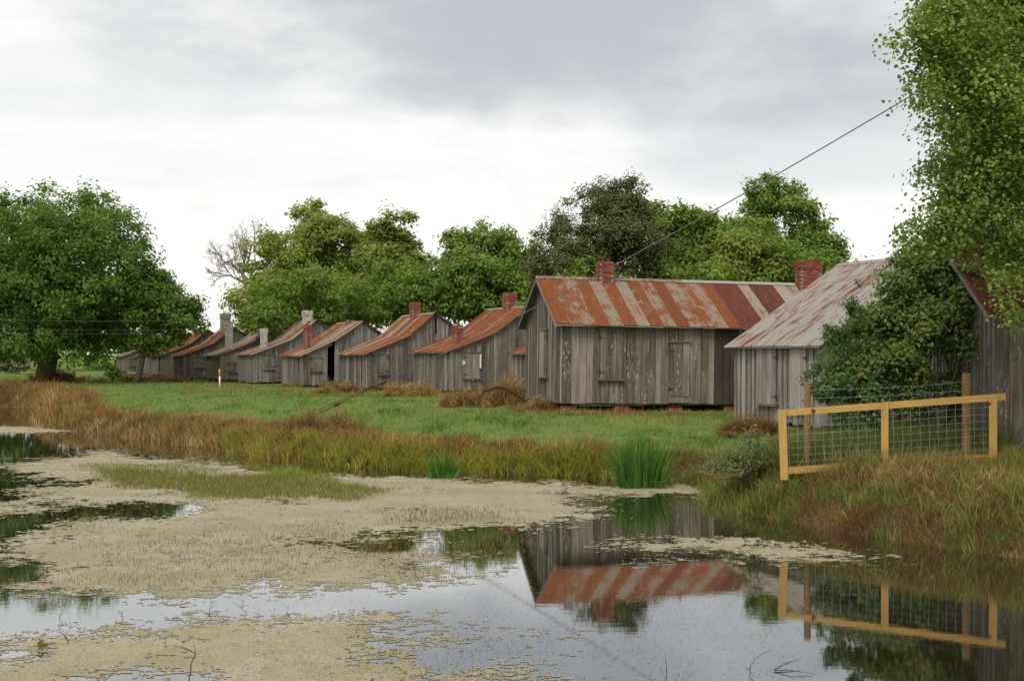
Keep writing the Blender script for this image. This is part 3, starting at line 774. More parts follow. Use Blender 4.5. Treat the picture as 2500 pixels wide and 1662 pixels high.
def long_cabin(loc, rz, label, Lx, D, zb, ze, zr, rusts, joined=False, mat=None, tilt=0.0, dark=(), front=(), gable=(), chims=(), piers=(), objs=True, group=None, bw=0.25, gw=0.17):
    c = thing('board_shed', label, 'shed', loc, (0, R(tilt), R(rz)), group)
    g = lambda z: z-loc[2]
    mat = mat or M_WOOD
    plank_wall(c, 'x', Lx, g(zb), lambda u: g(ze), mat, bw=bw, joined=joined, dark=dark, name='front_wall', rag=0.03, batten=False)
    gt = prof([(0, g(ze)), (D/2, g(zr)-0.02), (D, g(ze))])
    plank_wall(c, 'y', D, g(zb)+0.02, gt, M_WOOD if not joined else mat, bw=gw, joined=joined, name='gable_wall', rag=0.05)
    slab(c, 'far_gable_wall', [(Lx-0.02, 0.02, g(zb)), (Lx-0.02, 0.02, g(ze)-0.06), (Lx-0.02, D/2, g(zr)-0.08), (Lx-0.02, D-0.02, g(ze)-0.06), (Lx-0.02, D-0.02, g(zb)), (-0.06, 0, 0)], M_TRIM)
    MB().box(0.03, Lx-0.1, D-0.06, D, g(zb), g(ze)-0.06).build('back_wall', M_TRIM, c)
    MB().box(0.13, Lx-0.13, 0.13, D-0.13, g(zb)-0.06, g(zb)+0.01).build('floor', M_TRIM, c)
    sl = (zr-ze)/(D/2)
    lo, hi = -0.32, Lx+0.25
    fr = [(-0.3, g(ze)-0.3*sl+0.06), (D*0.25, g((ze+zr)/2)+0.055), (D/2, g(zr)+0.06)]
    rf = roof_sheets(c, fr, 'x', lo, hi, rusts=rusts, pitch=0.10)
    roof_sheets(c, [(D+0.3, g(ze)-0.3*sl+0.06), (D/2, g(zr)+0.06)], 'x', lo, hi, rusts=rusts[::-1], name='back_roof', pitch=0.082, seg=3)
    ridge_cap(rf, 'x', D/2, g(zr)+0.065, lo, lo+(hi-lo)*0.55, col=(0.5, 0.3, 0.2, 1)); ridge_cap(rf, 'x', D/2, g(zr)+0.065, lo+(hi-lo)*0.55+0.01, hi, col=(0.02, 0.0, 0.9, 1))
    for sgn in (0, 1):
        m = MB(); u0 = -0.3 if sgn == 0 else D+0.3
        m.beam((lo+0.03, u0, g(ze)-0.3*sl-0.03), (lo+0.03, D/2, g(zr)-0.03), 0.025, 0.14); m.build('rake_board', M_TRIM, c)
    for f in front: shutter(c, 'x', *f[:2], g(f[2]), g(f[3]), mat, door=f[4])
    for f in gable: shutter(c, 'y', *f[:2], g(f[2]), g(f[3]), M_WOOD)
    for (u, v, wx, wy, z0, z1, mt, ob) in chims: brick_stack(c, 'chimney', u, v, wx, wy, g(z0), g(z1), mt, objects=ob)
    for (u, v) in piers: brick_stack(c, 'pier', u, v, 0.5, 0.42, -0.16, g(zb)-0.05, M_BRICK, objects=objs, corbel=False)
    return c

x0 = (1371-CX)/F*40.5
RUST = [(0.74, 0.05, 0), (0.60, 0.0, 0), (0.52, 0.0, 0), (0.70, 0.0, 0), (0.42, 0, 0), (0.68, 0.05, 0), (0.40, 0, 0.1), (0.70, 0.1, 0), (0.50, 0, 0), (0.85, 0.3, 0), (0.50, 0, 0), (0.60, 0, 0), (0.46, 0, 0), (0.74, 0.15, 0),
        (0.98, 0.9, 0), (0.99, 0.85, 0), (0.38, 0, 0.4), (0.99, 1.0, 0), (0.97, 0.95, 0), (0.2, 0, 0.6), (0.5, 0.0, 0.2), (0.6, 0.1, 0)]
main = long_cabin((x0, 40.5, GZ), 13, 'long shed with rust striped metal roof, plank door and lichen flecked boards', 9.2, 5.0, 1.42, 4.12, 5.66, RUST, mat=M_WOODM, tilt=0.75,
           dark=((5.42, 6.1),), front=[(1.28, 2.02, 2.22, 3.84, False), (3.72, 4.42, 1.66, 3.46, True)], gable=[(1.75, 2.75, 2.25, 3.86)],
           chims=[(2.18, 2.42, 0.52, 0.52, 5.3, 6.36, M_BRICK, True)], piers=[(0.3, 0.25), (2.1, 0.25), (4.0, 0.25), (6.0, 0.25), (8.0, 0.25), (0.25, 2.6), (0.25, 4.6)], group='grey board sheds near the fence')
long_cabin(((2432-CX)/F*25.0, 25.0, 1.0), 3, 'shed at the right edge behind the fence, half under the leafy tree', 6.0, 5.0, 1.12, 4.0, 5.72,
           [(0.9, 0.9, 0), (0.85, 0.8, 0), (0.7, 0.9, 0), (0.95, 0.7, 0)], mat=M_WOODM, piers=[(0.3, 0.25), (2.5, 0.25), (0.25, 4.5)], group='grey board sheds near the fence', gw=0.2)
long_cabin(((1893-CX)/F*51.0, 51.0, GZ), 13, 'shed roof with a broad red chimney between the striped roof and grey roof', 6.0, 5.0, 1.42, 4.4, 6.05,
           [(0.5, 0.1, 0.2), (0.35, 0.1, 0.3), (0.6, 0.1, 0)], joined=True, chims=[(2.55, 2.1, 1.0, 0.6, 5.4, 7.15, M_BRICKF, False)], group='grey board sheds near the fence')
# paper and loose pieces on the shed walls
m = MB(); m.add([(0.66, -0.062, 1.37), (0.66, -0.062, 1.66), (0.88, -0.062, 1.50)], [(0, 2, 1)]); m.add([(0.66, -0.068, 1.37), (0.66, -0.068, 1.66), (0.88, -0.068, 1.50)], [(0, 1, 2)])
m.build('paper_scrap', M_PAPER, shed4)
m = MB(); m.box(1.56, 1.64, -0.10, -0.085, 1.25, 1.95); m.build('paint_strip', M_WHITE, shed4)

# plank step in front of the right-hand shed
st = thing('plank_step', 'low mossy plank step at the foot of the right-hand shed', 'step', ((2440-CX)/F*24.3, 24.3, 0.98))
MB().box(-0.6, 0.75, -0.2, 0.25, 0.16, 0.21).build('tread', M_STEP, st)
MB().box(-0.45, -0.33, -0.15, 0.2, -0.15, 0.16).build('leg', M_STEP, st)
MB().box(0.5, 0.62, -0.15, 0.2, -0.15, 0.16).build('leg', M_STEP, st)

# ------------------------------------------------------------------ fence of new lumber with wire mesh
fl = at(1909, 1000, 23.2); fr_ = at(2424, 962, 22.3)
ft = thing('lumber_fence_panel', 'new yellow pine fence panel filled with square wire mesh', 'fence', (fl[0], fl[1], 0))
fx = fr_[0]-fl[0]; fy = fr_[1]-fl[1]; flen = math.hypot(fx, fy); fd = np.array([fx, fy])/flen
ft.rotation_euler = (0, 0, math.atan2(fy, fx))
ztl, ztr = fl[2], fr_[2]
def ztop(s): return ztl+(ztr-ztl)*s/flen
def slant_rail(s0, s1, dz0, dz1, y0, y1):
    vs_ = []
    for s in (s0, s1):
        for y in (y0, y1):
            for d in (dz0, dz1): vs_.append((s, y, ztop(s)+d))
    return MB().add(vs_, [(0,1,3,2),(4,6,7,5),(0,4,5,1),(2,3,7,6),(1,5,7,3),(0,2,6,4)])
slant_rail(-0.075, flen+0.22, -0.125, 0.0, 0.0, 0.04).build('top_rail', M_PINE, ft)
slant_rail(0.08, flen-0.02, -1.22, -1.09, 0.0, 0.04).build('bottom_rail', M_PINE, ft)
for s, wd, lean_ in ((0.0, 0.148, 0.06), (flen*0.497, 0.13, 0.0), (flen, 0.135, 0.0)):
    zb_ = ztop(s)-1.32
    MB().add([(s-wd/2+lean_*0.8, -0.042, zb_), (s+wd/2+lean_*0.8, -0.042, zb_), (s+wd/2+lean_*0.8, -0.002, zb_), (s-wd/2+lean_*0.8, -0.002, zb_),
              (s-wd/2, -0.042, ztop(s-wd/2)-(0.0 if s > 0 else 0.002)), (s+wd/2, -0.042, ztop(s+wd/2)-0.001), (s+wd/2, -0.002, ztop(s+wd/2)-0.001), (s-wd/2, -0.002, ztop(s-wd/2)-0.002)],
             [(0,3,2,1),(4,5,6,7),(0,1,5,4),(1,2,6,5),(2,3,7,6),(3,0,4,7)]).build('upright', M_PINEV, ft)
m = MB()
for k in range(9):
    dz = -0.10-0.128*k
    m.tube([(0.05, 0.052, ztop(0.05)+dz), (flen*0.5, 0.052, ztop(flen*0.5)+dz-0.01), (flen, 0.052, ztop(flen)+dz)], 0.0034, 4)
s = 0.12
while s < flen:
    wob = random.uniform(-0.008, 0.008)
    m.tube([(s, 0.06, ztop(s)-0.07), (s+wob+0.01, 0.06, ztop(s)-0.6), (s+0.025, 0.06, ztop(s)-1.15)], 0.0034, 4); s += 0.157
m.build('wire_mesh', M_WIRE, ft)

wf = thing('wire_fence', 'two round brown posts strung with barbed wire behind the lumber panel', 'fence', tuple(at(1971, 1100, 23.6)))
wf.location.z = 0
ox, oy = wf.location.x, wf.location.y
posts = [(at(1971, 933, 23.6), 0.066), (at(2359, 911, 22.9), 0.075)]
for p, r in posts:
    MB().tube([(p[0]-ox, p[1]-oy, 0.45), (p[0]-ox, p[1]-oy, p[2]-0.01), (p[0]-ox, p[1]-oy, p[2])], [r*1.05, r, r*0.9], 12).build('post', M_POST, wf, smooth=False)
p1, p2 = posts[0][0], posts[1][0]
for dz1, dz2 in ((-0.145, -0.16), (-0.30, -0.31)):
    m = MB(); pts = []
    for t in np.linspace(0, 1, 13):
        P = p1*(1-t)+p2*t
        pts.append((P[0]-ox, P[1]-oy-0.075, p1[2]*(1-t)+p2[2]*t+dz1*(1-t)+dz2*t-0.03*math.sin(math.pi*t)))
    m.tube(pts, 0.0034, 4)
    for i in range(1, 26):
        t = i/26; j = t*12; k = int(j); a_ = Vector(pts[k]).lerp(Vector(pts[min(k+1, 12)]), j-k)
        m.tube([a_+Vector((-0.012, 0, -0.02)), a_+Vector((0.012, 0, 0.02))], 0.003, 3)
    m.build('barbed_wire', M_WIRE, wf)
m = MB(); m.tube([(fl[0]-ox-0.06, fl[1]-oy, ztl), (p1[0]-ox, p1[1]-oy-0.07, p1[2]-0.16)], 0.004, 4)
m.tube([(p2[0]-ox, p2[1]-oy, p2[2]-0.15), (p2[0]-ox+1.2, p2[1]-oy+1.0, p2[2]-0.6)], 0.004, 4); m.build('tie_wire', M_WIRE, wf)

# ------------------------------------------------------------------ guy wire, pole, power lines, marker
A = np.array([at(790, 997, 39.5)[0], 39.5, at(790, 1003, 39.5)[2]])
top_ = at(2400, 130, 30.0)
gw_ = thing('guy_wire', 'long steel guy wire with rusty anchor rods slanting down to the bank', 'cable', tuple(A))
def gpt(t):
    p = A*(1-t)+top_*t; p = p-A
    return (p[0], p[1], p[2]-0.35*math.sin(math.pi*t))
# parameter where the rods end: photo column 940
tr_ = min(np.linspace(0, 0.4, 400), key=lambda t: abs((A*(1-t)+top_*t)[0]/(A*(1-t)+top_*t)[1]-(940-CX)/F))
MB().tube([gpt(t) for t in np.linspace(tr_, 1, 30)], 0.016, 5).build('cable', M_CABLE, gw_)
a0 = Vector(gpt(-0.01)); a1 = Vector(gpt(tr_)); dv = (a1-a0).normalized(); nv = Vector((0, -0.2, 1)).normalized()
MB().tube([a0, a1+nv*0.0], 0.016, 6).build('anchor_rod', M_RUSTIRON, gw_)
MB().tube([a0+nv*0.10, a0.lerp(a1, 0.5)+nv*0.075, a1], 0.013, 6).build('anchor_rod', M_RUSTIRON, gw_)
for t in (0.28, 0.97):
    p = a0.lerp(a1, t); MB().tube([p-dv*0.12, p-dv*0.07, p+dv*0.07, p+dv*0.13], [0.02, 0.055, 0.05, 0.02], 7).build('clamp', M_RUSTIRON, gw_)
pole = thing('utility_pole', 'utility pole hidden in the leaves of the right-hand tree', 'pole', (top_[0], top_[1], GZ-0.3))
MB().tube([(0, 0, 0), (0, 0, 5), (0, 0, top_[2]-GZ+0.9)], [0.15, 0.13, 0.1], 10).build('shaft', M_DEADBARK, pole, smooth=True)
MB().box(-0.5, 0.9, -0.16, -0.1, top_[2]-GZ-0.2, top_[2]-GZ-0.08).build('crossarm', M_TRIM, pole)
def wire(label, pts, r):
    P = [at(*p) for p in pts]; xs_ = [p[0] for p in P]
    tt = np.linspace(0, 1, 40); k = np.linspace(0, 1, len(P))
    co = [np.polyfit(k, [p[i] for p in P], min(2, len(P)-1)) for i in range(3)]
    m = MB(); m.tube([[np.polyval(co[i], t) for i in range(3)] for t in tt], r, 4)
    tag(m.build('power_line', M_CABLE), label, 'power line', 'thin power lines behind the sheds')
wire('uppermost thin power line sagging in front of the round tree', [(-900, 690, 70), (0, 755, 72), (450, 773, 76), (1230, 744, 80), (2300, 600, 84)], 0.010)
wire('middle thin power line crossing the round tree', [(-900, 740, 70), (0, 786, 72), (450, 796, 76), (1230, 786, 80), (2300, 690, 84)], 0.007)
wire('lowest thin power line crossing the round tree', [(-900, 752, 70), (0, 794, 72), (450, 806, 76), (1230, 798, 80), (2300, 705, 84)], 0.006)
mp = at(537, 944, 70.0)
mk = thing('marker_post', 'slim white marker post with yellow top standing in the grass', 'post', (mp[0], 70.0, GZ-0.05), (0, R(-1.5), 0))
MB().tube([(0, 0, 0), (0, 0, 0.72)], [0.035, 0.045], 10).build('white_shaft', M_WHITE, mk, smooth=True)
MB().tube([(0, 0, 0.722), (0, 0, 1.10), (0, 0, 1.13)], [0.046, 0.046, 0.03], 10).build('yellow_top', M_YELLOW, mk, smooth=True)

# ------------------------------------------------------------------ trees
def leaf_mesh(name, P, N, size, var, rng, aspect=0.62, fold=0.18, six=False):
    """one folded leaf per point: P centres, N normals, size half lengths"""
    n = len(P)
    N = N/np.maximum(np.linalg.norm(N, axis=1, keepdims=True), 1e-6)
    T = rng.normal(size=(n, 3)); T -= (T*N).sum(1, keepdims=True)*N; T /= np.maximum(np.linalg.norm(T, axis=1, keepdims=True), 1e-6)
    B = np.cross(N, T); s = size[:, None]
    if six:
        V = np.stack([P-T*s, P-T*s*0.35+B*s*aspect+N*s*fold, P+T*s*0.45+B*s*aspect*0.8+N*s*fold*0.7, P+T*s-N*s*fold, P+T*s*0.45-B*s*aspect*0.8+N*s*fold*0.7, P-T*s*0.35-B*s*aspect+N*s*fold], 1).reshape(-1, 3)
        i = np.arange(n)*6
        fs = [np.concatenate([np.stack([i, i+1, i+2, i+3], 1), np.stack([i, i+3, i+4, i+5], 1)])]
        vv = np.concatenate([var, var])
    else:
        V = np.stack([P-T*s, P+B*s*aspect+N*s*fold, P+T*s, P-B*s*aspect+N*s*fold], 1).reshape(-1, 3)
        i = np.arange(n)*4
        fs = [np.stack([i, i+1, i+2, i+3], 1)]; vv = var
    return npmesh(name, V, fs, var=vv)

def crown_points(lobes, n, rng, clump=0.9, per=55, shell=0.55, flat=0.75, inner=0.22, boughs=9, reach=1.10):
    """leaves gathered in clumps, clumps gathered on the upper shells of boughs, boughs spread over the lobes"""
    L = np.array(lobes, float)
    wgt = (L[:, 3]*L[:, 4]+L[:, 3]*L[:, 5]+L[:, 4]*L[:, 5]); wgt /= wgt.sum()
    nb = boughs*len(L)
    bi = rng.choice(len(L), nb, p=wgt)
    bd = rng.normal(size=(nb, 3)); bd /= np.linalg.norm(bd, axis=1, keepdims=True)
    Bc = L[bi, :3]+bd*(rng.uniform(0.55, reach, nb)[:, None])*L[bi, 3:6]
    Br = L[bi, 3]*rng.uniform(0.24, 0.48, nb)
    bv = rng.uniform(-0.12, 0.12, nb)
    nc = max(4, n//per)
    k = rng.choice(nb, nc, p=(Br**2)/(Br**2).sum())
    e = rng.normal(size=(nc, 3))+np.array([0, 0, 0.35]); e /= np.linalg.norm(e, axis=1, keepdims=True)
    C_ = Bc[k]+e*(Br[k]*rng.uniform(0.6, 1.05, nc))[:, None]*np.array([1, 1, 0.7])
    out = e*0.7+bd[k]*0.4
    inn = rng.random(nc) < inner
    li = rng.choice(len(L), nc, p=wgt); d = rng.normal(size=(nc, 3)); d /= np.linalg.norm(d, axis=1, keepdims=True)
    C_[inn] = (L[li, :3]+d*(rng.random(nc)**0.5*0.72)[:, None]*L[li, 3:6])[inn]
    cs = clump*rng.uniform(0.35, 0.95, nc)
    cv = bv[k]+rng.uniform(-0.12, 0.12, nc)
    j = rng.integers(0, nc, n)
    off = rng.normal(size=(n, 3))*np.array([0.5, 0.5, 0.5*flat])
    ol = np.linalg.norm(off, axis=1, keepdims=True)
    off = off*np.minimum(1.0, 1.0/np.maximum(ol, 1e-6))
    P = C_[j]+off*cs[j][:, None]
    Nn = rng.normal(size=(n, 3))*0.42+out[j]*0.65+off*0.5+np.array([0, -0.12, 0.55])
    var = np.clip(0.5+cv[j]+rng.normal(0, 0.17, n), 0, 1)
    return P, Nn, var, C_

def limbs(mb, base, top, r0, targets, rng, bend=0.6, taper=0.45):
    base = Vector(base); top = Vector(top)
    pts = []; rad = []
    k = 7
    for i in range(k):
        t = i/(k-1); p = base.lerp(top, t)+Vector((rng.normal()*0.12, rng.normal()*0.12, 0))*bend*(0 if i == 0 else 1)
        pts.append(p); rad.append(r0*(1.35 if i == 0 else 1.0)*(1-(1-taper)*t))
    mb.tube(pts, rad, 9)
    for tg in targets:
        tg = Vector(tg); t = rng.uniform(0.3, 0.95); i = min(int(t*(k-1)), k-2)
        st_ = pts[i].lerp(pts[i+1], t*(k-1)-i)
        midp = st_.lerp(tg, 0.5)+Vector((rng.normal()*0.3, rng.normal()*0.3, (tg-st_).length*0.10))
        ra = r0*rng.uniform(0.16, 0.30)*(1-0.4*t)
        cp = []
        for j in range(6):
            s = j/5; cp.append((1-s)**2*st_+2*s*(1-s)*midp+s*s*tg)
        mb.tube(cp, [ra*(1-0.85*j/5) for j in range(6)], 6)
        for q_ in range(2):
            s0 = cp[rng.integers(2, 5)]; e = tg.lerp(st_, 0.25)+Vector(rng.normal(size=3)*0.10*(tg-st_).length)
            mb.tube([s0, s0.lerp(e, 0.5)+Vector((0, 0, 0.1)), e], [ra*0.4, ra*0.25, ra*0.06], 5)

def tree(name, label, cat, base_px, Y, lobes_px, n, leaf, mat, seed, clump=0.9, per=55, trunk_r=0.35, trunk_top=0.5, depth=0.9, bark=None, aspect=0.62, inner=0.25, flat=0.75, six=False, group=None, nl=12, jit=0.35, bz=None, boughs=9, reach=1.1):
    rng = np.random.default_rng(seed)
    lobes = []
    for l in lobes_px:
        px, py, r = l[:3]; dy = l[3] if len(l) > 3 else rng.uniform(-jit, jit)*r*Y/F*2
        p = at(px, py, Y+dy); rm = r*1.2*(Y+dy)/F; lobes.append((p[0], p[1], p[2], rm, rm*depth, rm*0.95))
    P, Nn, var, C_ = crown_points(lobes, n, rng, clump, per, inner=inner, flat=flat, boughs=boughs, reach=reach)
    bx = (base_px-CX)/F*Y; z0 = GZ-0.1 if bz is None else bz
    pxx = CX+P[:, 0]/P[:, 1]*F
    keep = (P[:, 2] > z0+0.25) & (((pxx > -60) & (pxx < 2560)) | (rng.random(len(P)) < 0.4))
    P, Nn, var = P[keep], Nn[keep], var[keep]
    root = thing(name, label, cat, (bx, Y, z0), group=group)
    o3 = np.array([bx, Y, z0])
    size = leaf*rng.uniform(0.6, 1.25, len(P))
    put('crown', leaf_mesh('crown', P-o3, Nn, size, var, rng, aspect, six=six), mat, root)
    zt = max(c[2] for c in lobes); zm = z0+(zt-z0)*trunk_top
    cxm = float(np.mean([l[0] for l in lobes])); cym = float(np.mean([l[1] for l in lobes]))
    mb = MB()
    tg = [(C_[i]-o3)*np.array([0.9, 0.9, 0.92]) for i in rng.choice(len(C_), min(nl, len(C_)), replace=False)]
    limbs(mb, (0, 0, -0.2), ((cxm-bx)*0.6, (cym-Y)*0.6, zm-z0), trunk_r, tg, rng)
    put('trunk', mb.mesh('trunk', True), bark or M_BARK, root)
    return root

tree('oak_tree', 'large round dark green tree standing alone at the left', 'tree', 118, 88.0,
     [(130, 675, 195), (60, 565, 105), (95, 500, 52), (175, 510, 66), (260, 545, 80), (310, 620, 70), (335, 700, 58), (20, 640, 150), (-90, 640, 130), (100, 765, 105), (235, 775, 90), (305, 785, 52), (0, 780, 95), (-90, 760, 110), (180, 680, 160), (-5, 835, 52), (60, 842, 46), (170, 838, 46), (250, 840, 40), (-80, 825, 70), (-160, 800, 90)],
     100000, 0.14, L_OAK, 3, clump=1.2, per=60, trunk_r=0.75, nl=22, boughs=18, reach=0.95, inner=0.3)
tree('spreading_tree', 'smaller tree with drooping branches over the far shed roofs', 'tree', 330, 84.0,
     [(395, 760, 62), (445, 785, 48), (350, 745, 50), (420, 725, 32), (375, 830, 34), (405, 862, 18), (470, 765, 26), (340, 840, 28), (435, 825, 24), (330, 640, 34), (365, 670, 30)], 20000, 0.13, L_OAK, 4, clump=0.85, per=38, trunk_r=0.22, nl=12)
tree('leafy_tree', 'olive green tree with a ragged top beside the bare tree', 'tree', 760, 100.0,
     [(700, 640, 78), (765, 530, 42), (735, 530, 20), (800, 600, 85), (690, 730, 90), (790, 730, 105), (855, 610, 70), (665, 610, 30), (880, 710, 85), (660, 700, 44), (815, 520, 22), (640, 770, 50), (738, 500, 13), (772, 492, 15), (822, 545, 16), (690, 575, 14)], 54000, 0.165, L_OLIVE, 5, clump=1.1, per=50, trunk_r=0.45, group='trees behind the shed row')
tree('leafy_tree', 'olive green tree with one narrow crown standing up, left of a gap of sky', 'tree', 965, 98.0,
     [(962, 562, 44), (950, 640, 62), (1000, 700, 65), (920, 720, 80), (1022, 640, 28), (1030, 760, 45), (970, 600, 40)], 36000, 0.165, L_OLIVE, 6, clump=1.0, per=46, trunk_r=0.4, group='trees behind the shed row')
tree('leafy_tree', 'light green tree between the olive tree and the dark cedar', 'tree', 1190, 90.0,
     [(1140, 600, 48), (1200, 600, 55), (1262, 625, 48), (1110, 690, 58), (1190, 700, 85), (1280, 710, 60), (1075, 665, 34), (1225, 580, 30), (1100, 580, 18), (1295, 660, 50), (1060, 720, 50), (1310, 720, 50)], 42000, 0.145, L_MID, 7, clump=0.95, per=48, trunk_r=0.35, group='trees behind the shed row')
tree('cedar_tree', 'tall dark cedar with bare lower limbs behind the rust striped roof', 'tree', 1480, 75.0,
     [(1335, 620, 42), (1380, 560, 45), (1435, 500, 46), (1495, 490, 52), (1540, 460, 28), (1560, 520, 46), (1560, 605, 66), (1470, 590, 88), (1385, 660, 66), (1312, 575, 20), (1590, 650, 44), (1450, 470, 24), (1520, 450, 22), (1480, 690, 60), (1325, 680, 50), (1300, 620, 30), (1420, 640, 60)], 60000, 0.11, L_CEDAR, 8, clump=0.75, per=60, trunk_r=0.4, aspect=0.4, flat=0.9, group='trees behind the shed row', nl=20, bark=M_DEADBARK)
tree('leafy_tree', 'bright green tree right behind the cedar', 'tree', 1680, 82.0,
     [(1640, 560, 58), (1712, 545, 46), (1680, 620, 80), (1620, 660, 60), (1745, 640, 60), (1660, 520, 26), (1720, 700, 60)], 40000, 0.14, L_MID, 9, clump=0.95, per=48, trunk_r=0.35, group='trees behind the shed row')
tree('leafy_tree', 'broad domed green tree above the red chimney of the grey roof', 'tree', 1930, 84.0,
     [(1860, 530, 66), (1930, 512, 52), (1985, 570, 58), (2030, 618, 40), (1850, 630, 80), (1955, 650, 80), (1800, 565, 46), (1885, 490, 34), (2040, 660, 30)], 52000, 0.14, L_MID, 10, clump=0.95, per=46, trunk_r=0.4, group='trees behind the shed row', nl=20)
tree('leafy_tree', 'pale yellow-green tree in front of the domed tree', 'tree', 1830, 74.0,
     [(1800, 650, 62), (1880, 650, 48), (1835, 590, 42), (1780, 600, 30), (1850, 700, 60), (1905, 610, 24)], 22000, 0.13, L_LIGHT, 12, clump=0.85, per=36, trunk_r=0.25, group='trees behind the shed row', nl=18)
# low growth under the trees
rng = np.random.default_rng(20)
lob = []
for px in range(640, 2140, 22):
    Y = rng.uniform(86, 94) if px < 1280 else rng.uniform(70, 80)
    p = at(px, rng.uniform(680, 780), Y); r = rng.uniform(50, 80)*Y/F; lob.append((p[0], p[1], p[2], r, r, r))
P, Nn, var, _ = crown_points(lob, 54000, rng, 1.2, 50, inner=0.4)
keep = P[:, 2] > GZ
tag(put('undergrowth', leaf_mesh('undergrowth', P[keep], Nn[keep], 0.17*rng.uniform(0.6, 1.2, keep.sum()), var[keep], rng), L_MID), 'tangled green undergrowth beneath the trees behind the sheds', kind='stuff')
lob = []
for X in np.arange(-150, -20, 3.2):
    Y = rng.uniform(140, 165); r = rng.uniform(3.6, 5.6) if X < -46 else rng.uniform(2.0, 3.6); lob.append((X, Y, GZ+r*0.8, r*1.1, r, r*1.1))
P, Nn, var, _ = crown_points(lob, 34000, rng, 2.2, 40, inner=0.55)
keep = P[:, 2] > GZ
tag(put('distant_treeline', leaf_mesh('distant_treeline', P[keep], Nn[keep], 0.34*rng.uniform(0.6, 1.2, keep.sum()), var[keep], rng), L_OAK), 'distant green hedge line across the far end of the field', kind='stuff')
def bush(name, label, px, Y, lobes_px, n, leaf, mat, seed, clump, cat='bush', per=40, group=None, z0=None):
    rng = np.random.default_rng(seed); L = []
    for (x, y, r) in lobes_px:
        p = at(x, y, Y+rng.uniform(-0.4, 0.4)); rm = r*Y/F; L.append((p[0], p[1], p[2], rm, rm, rm))
    P, Nn, var, C_ = crown_points(L, n, rng, clump, per); z0 = GZ-0.05 if z0 is None else z0
    keep = P[:, 2] > z0+0.05; P, Nn, var = P[keep], Nn[keep], var[keep]
    o3 = np.array([(px-CX)/F*Y, Y, z0]); root = thing(name, label, cat, tuple(o3), group=group)
    put('foliage', leaf_mesh('foliage', P-o3, Nn, leaf*rng.uniform(0.6, 1.2, len(P)), var, rng), mat, root)
    mb = MB()
    for i in rng.choice(len(C_), min(6, len(C_)), replace=False):
        e = Vector(C_[i]-o3); mb.tube([(0, 0, -0.1), Vector((e.x*0.4, e.y*0.4, e.z*0.6)), e], [0.03, 0.02, 0.008], 5)
    put('stems', mb.mesh('stems'), M_BARK, root)
    return root
bush('pale_bush', 'pale cream bush far away at the left edge', 45, 125.0, [(30, 890, 16), (55, 885, 16), (12, 895, 14)], 1800, 0.2, L_PALE, 31, 0.7)
bush('leafy_weed', 'straggly olive weed bush left of the fence upright', 1835, 24.2, [(1850, 1105, 34), (1800, 1140, 40), (1880, 1150, 34), (1835, 1075, 24), (1750, 1160, 34), (1780, 1100, 20)], 4200, 0.034, L_WEED, 33, 0.45, per=9, z0=0.62)
bush('sprawling_bush', 'low green sprig hanging near the grass beside the big tree', 275, 82.0, [(270, 905, 14), (285, 915, 10)], 700, 0.13, L_OAK, 32, 0.5)

# bare tree
def bare_tree():
    rng = np.random.default_rng(44)
    Y = 104.0; z0 = GZ-0.1; bx = (612-CX)/F*Y
    root = thing('bare_tree', 'bare leafless tree with reddish branches left of the olive tree', 'tree', (bx, Y, z0))
    mb = MB()
    def grow(p, d, length, r, lev):
        pts = [p]; dd = d.normalized(); n = 5
        for i in range(n):
            dd = (dd+Vector(rng.normal(size=3)*0.20)+Vector((0, 0, 0.04))).normalized(); pts.append(pts[-1]+dd*(length/n))
        mb.tube(pts, [max(r*0.85*(1-0.5*i/n), 0.009) for i in range(n+1)], 6 if lev < 2 else (4 if lev < 4 else 3), cap=False)
        if lev >= 6: return
        k = 3
        for i in range(k):
            t = 1.0 if i == 0 else rng.uniform(0.4, 0.95)
            b = pts[min(int(t*n), n)]
            nd = (dd+Vector(rng.normal(size=3)*(0.62 if lev else 0.5))+Vector((-0.05, 0, 0.15))).normalized()
            grow(b, nd, length*rng.uniform(0.55, 0.8), max(r*0.58, 0.014), lev+1)
    def px(x, y): 
        p = at(x, y, Y); return Vector((p[0]-bx, 0, p[2]-z0))
    trunk = [px(612, 905), px(608, 800), px(606, 740), px(600, 690), px(592, 668)]
    mb.tube(trunk, [0.36, 0.30, 0.26, 0.2, 0.17], 8)
    grow(trunk[-1], Vector((0.1, 0.1, 1)), 2.0, 0.17, 1)
    grow(trunk[-1], Vector((0.3, 0.2, 0.9)), 1.8, 0.15, 1)
    grow(trunk[-1], Vector((-0.5, 0.1, 0.9)), 1.7, 0.13, 1)
    grow(trunk[-2], Vector((-0.9, 0.2, 0.35)), 1.5, 0.14, 1)
    grow(trunk[-2], Vector((-0.8, -0.3, 0.5)), 1.2, 0.09, 1)
    grow(trunk[2], Vector((-1.0, 0, 0.15)), 1.0, 0.07, 2)
    put('branches', mb.mesh('branches', True), M_DEADBARK, root)
    L = []
    for (x, y, r) in ((585, 725, 22), (612, 745, 26), (635, 720, 28), (615, 790, 22), (640, 790, 34), (630, 680, 18)):
        p = at(x, y, Y-0.5); L.append((p[0], p[1], p[2], r*Y/F, r*Y/F, r*Y/F))
    P, Nn, var, _ = crown_points(L, 5000, rng, 0.7, 34)
    put('ivy_leaves', leaf_mesh('ivy_leaves', P-np.array([bx, Y, z0]), Nn, 0.19*rng.uniform(0.6, 1.2, len(P)), var, rng), L_OLIVE, root)
bare_tree()

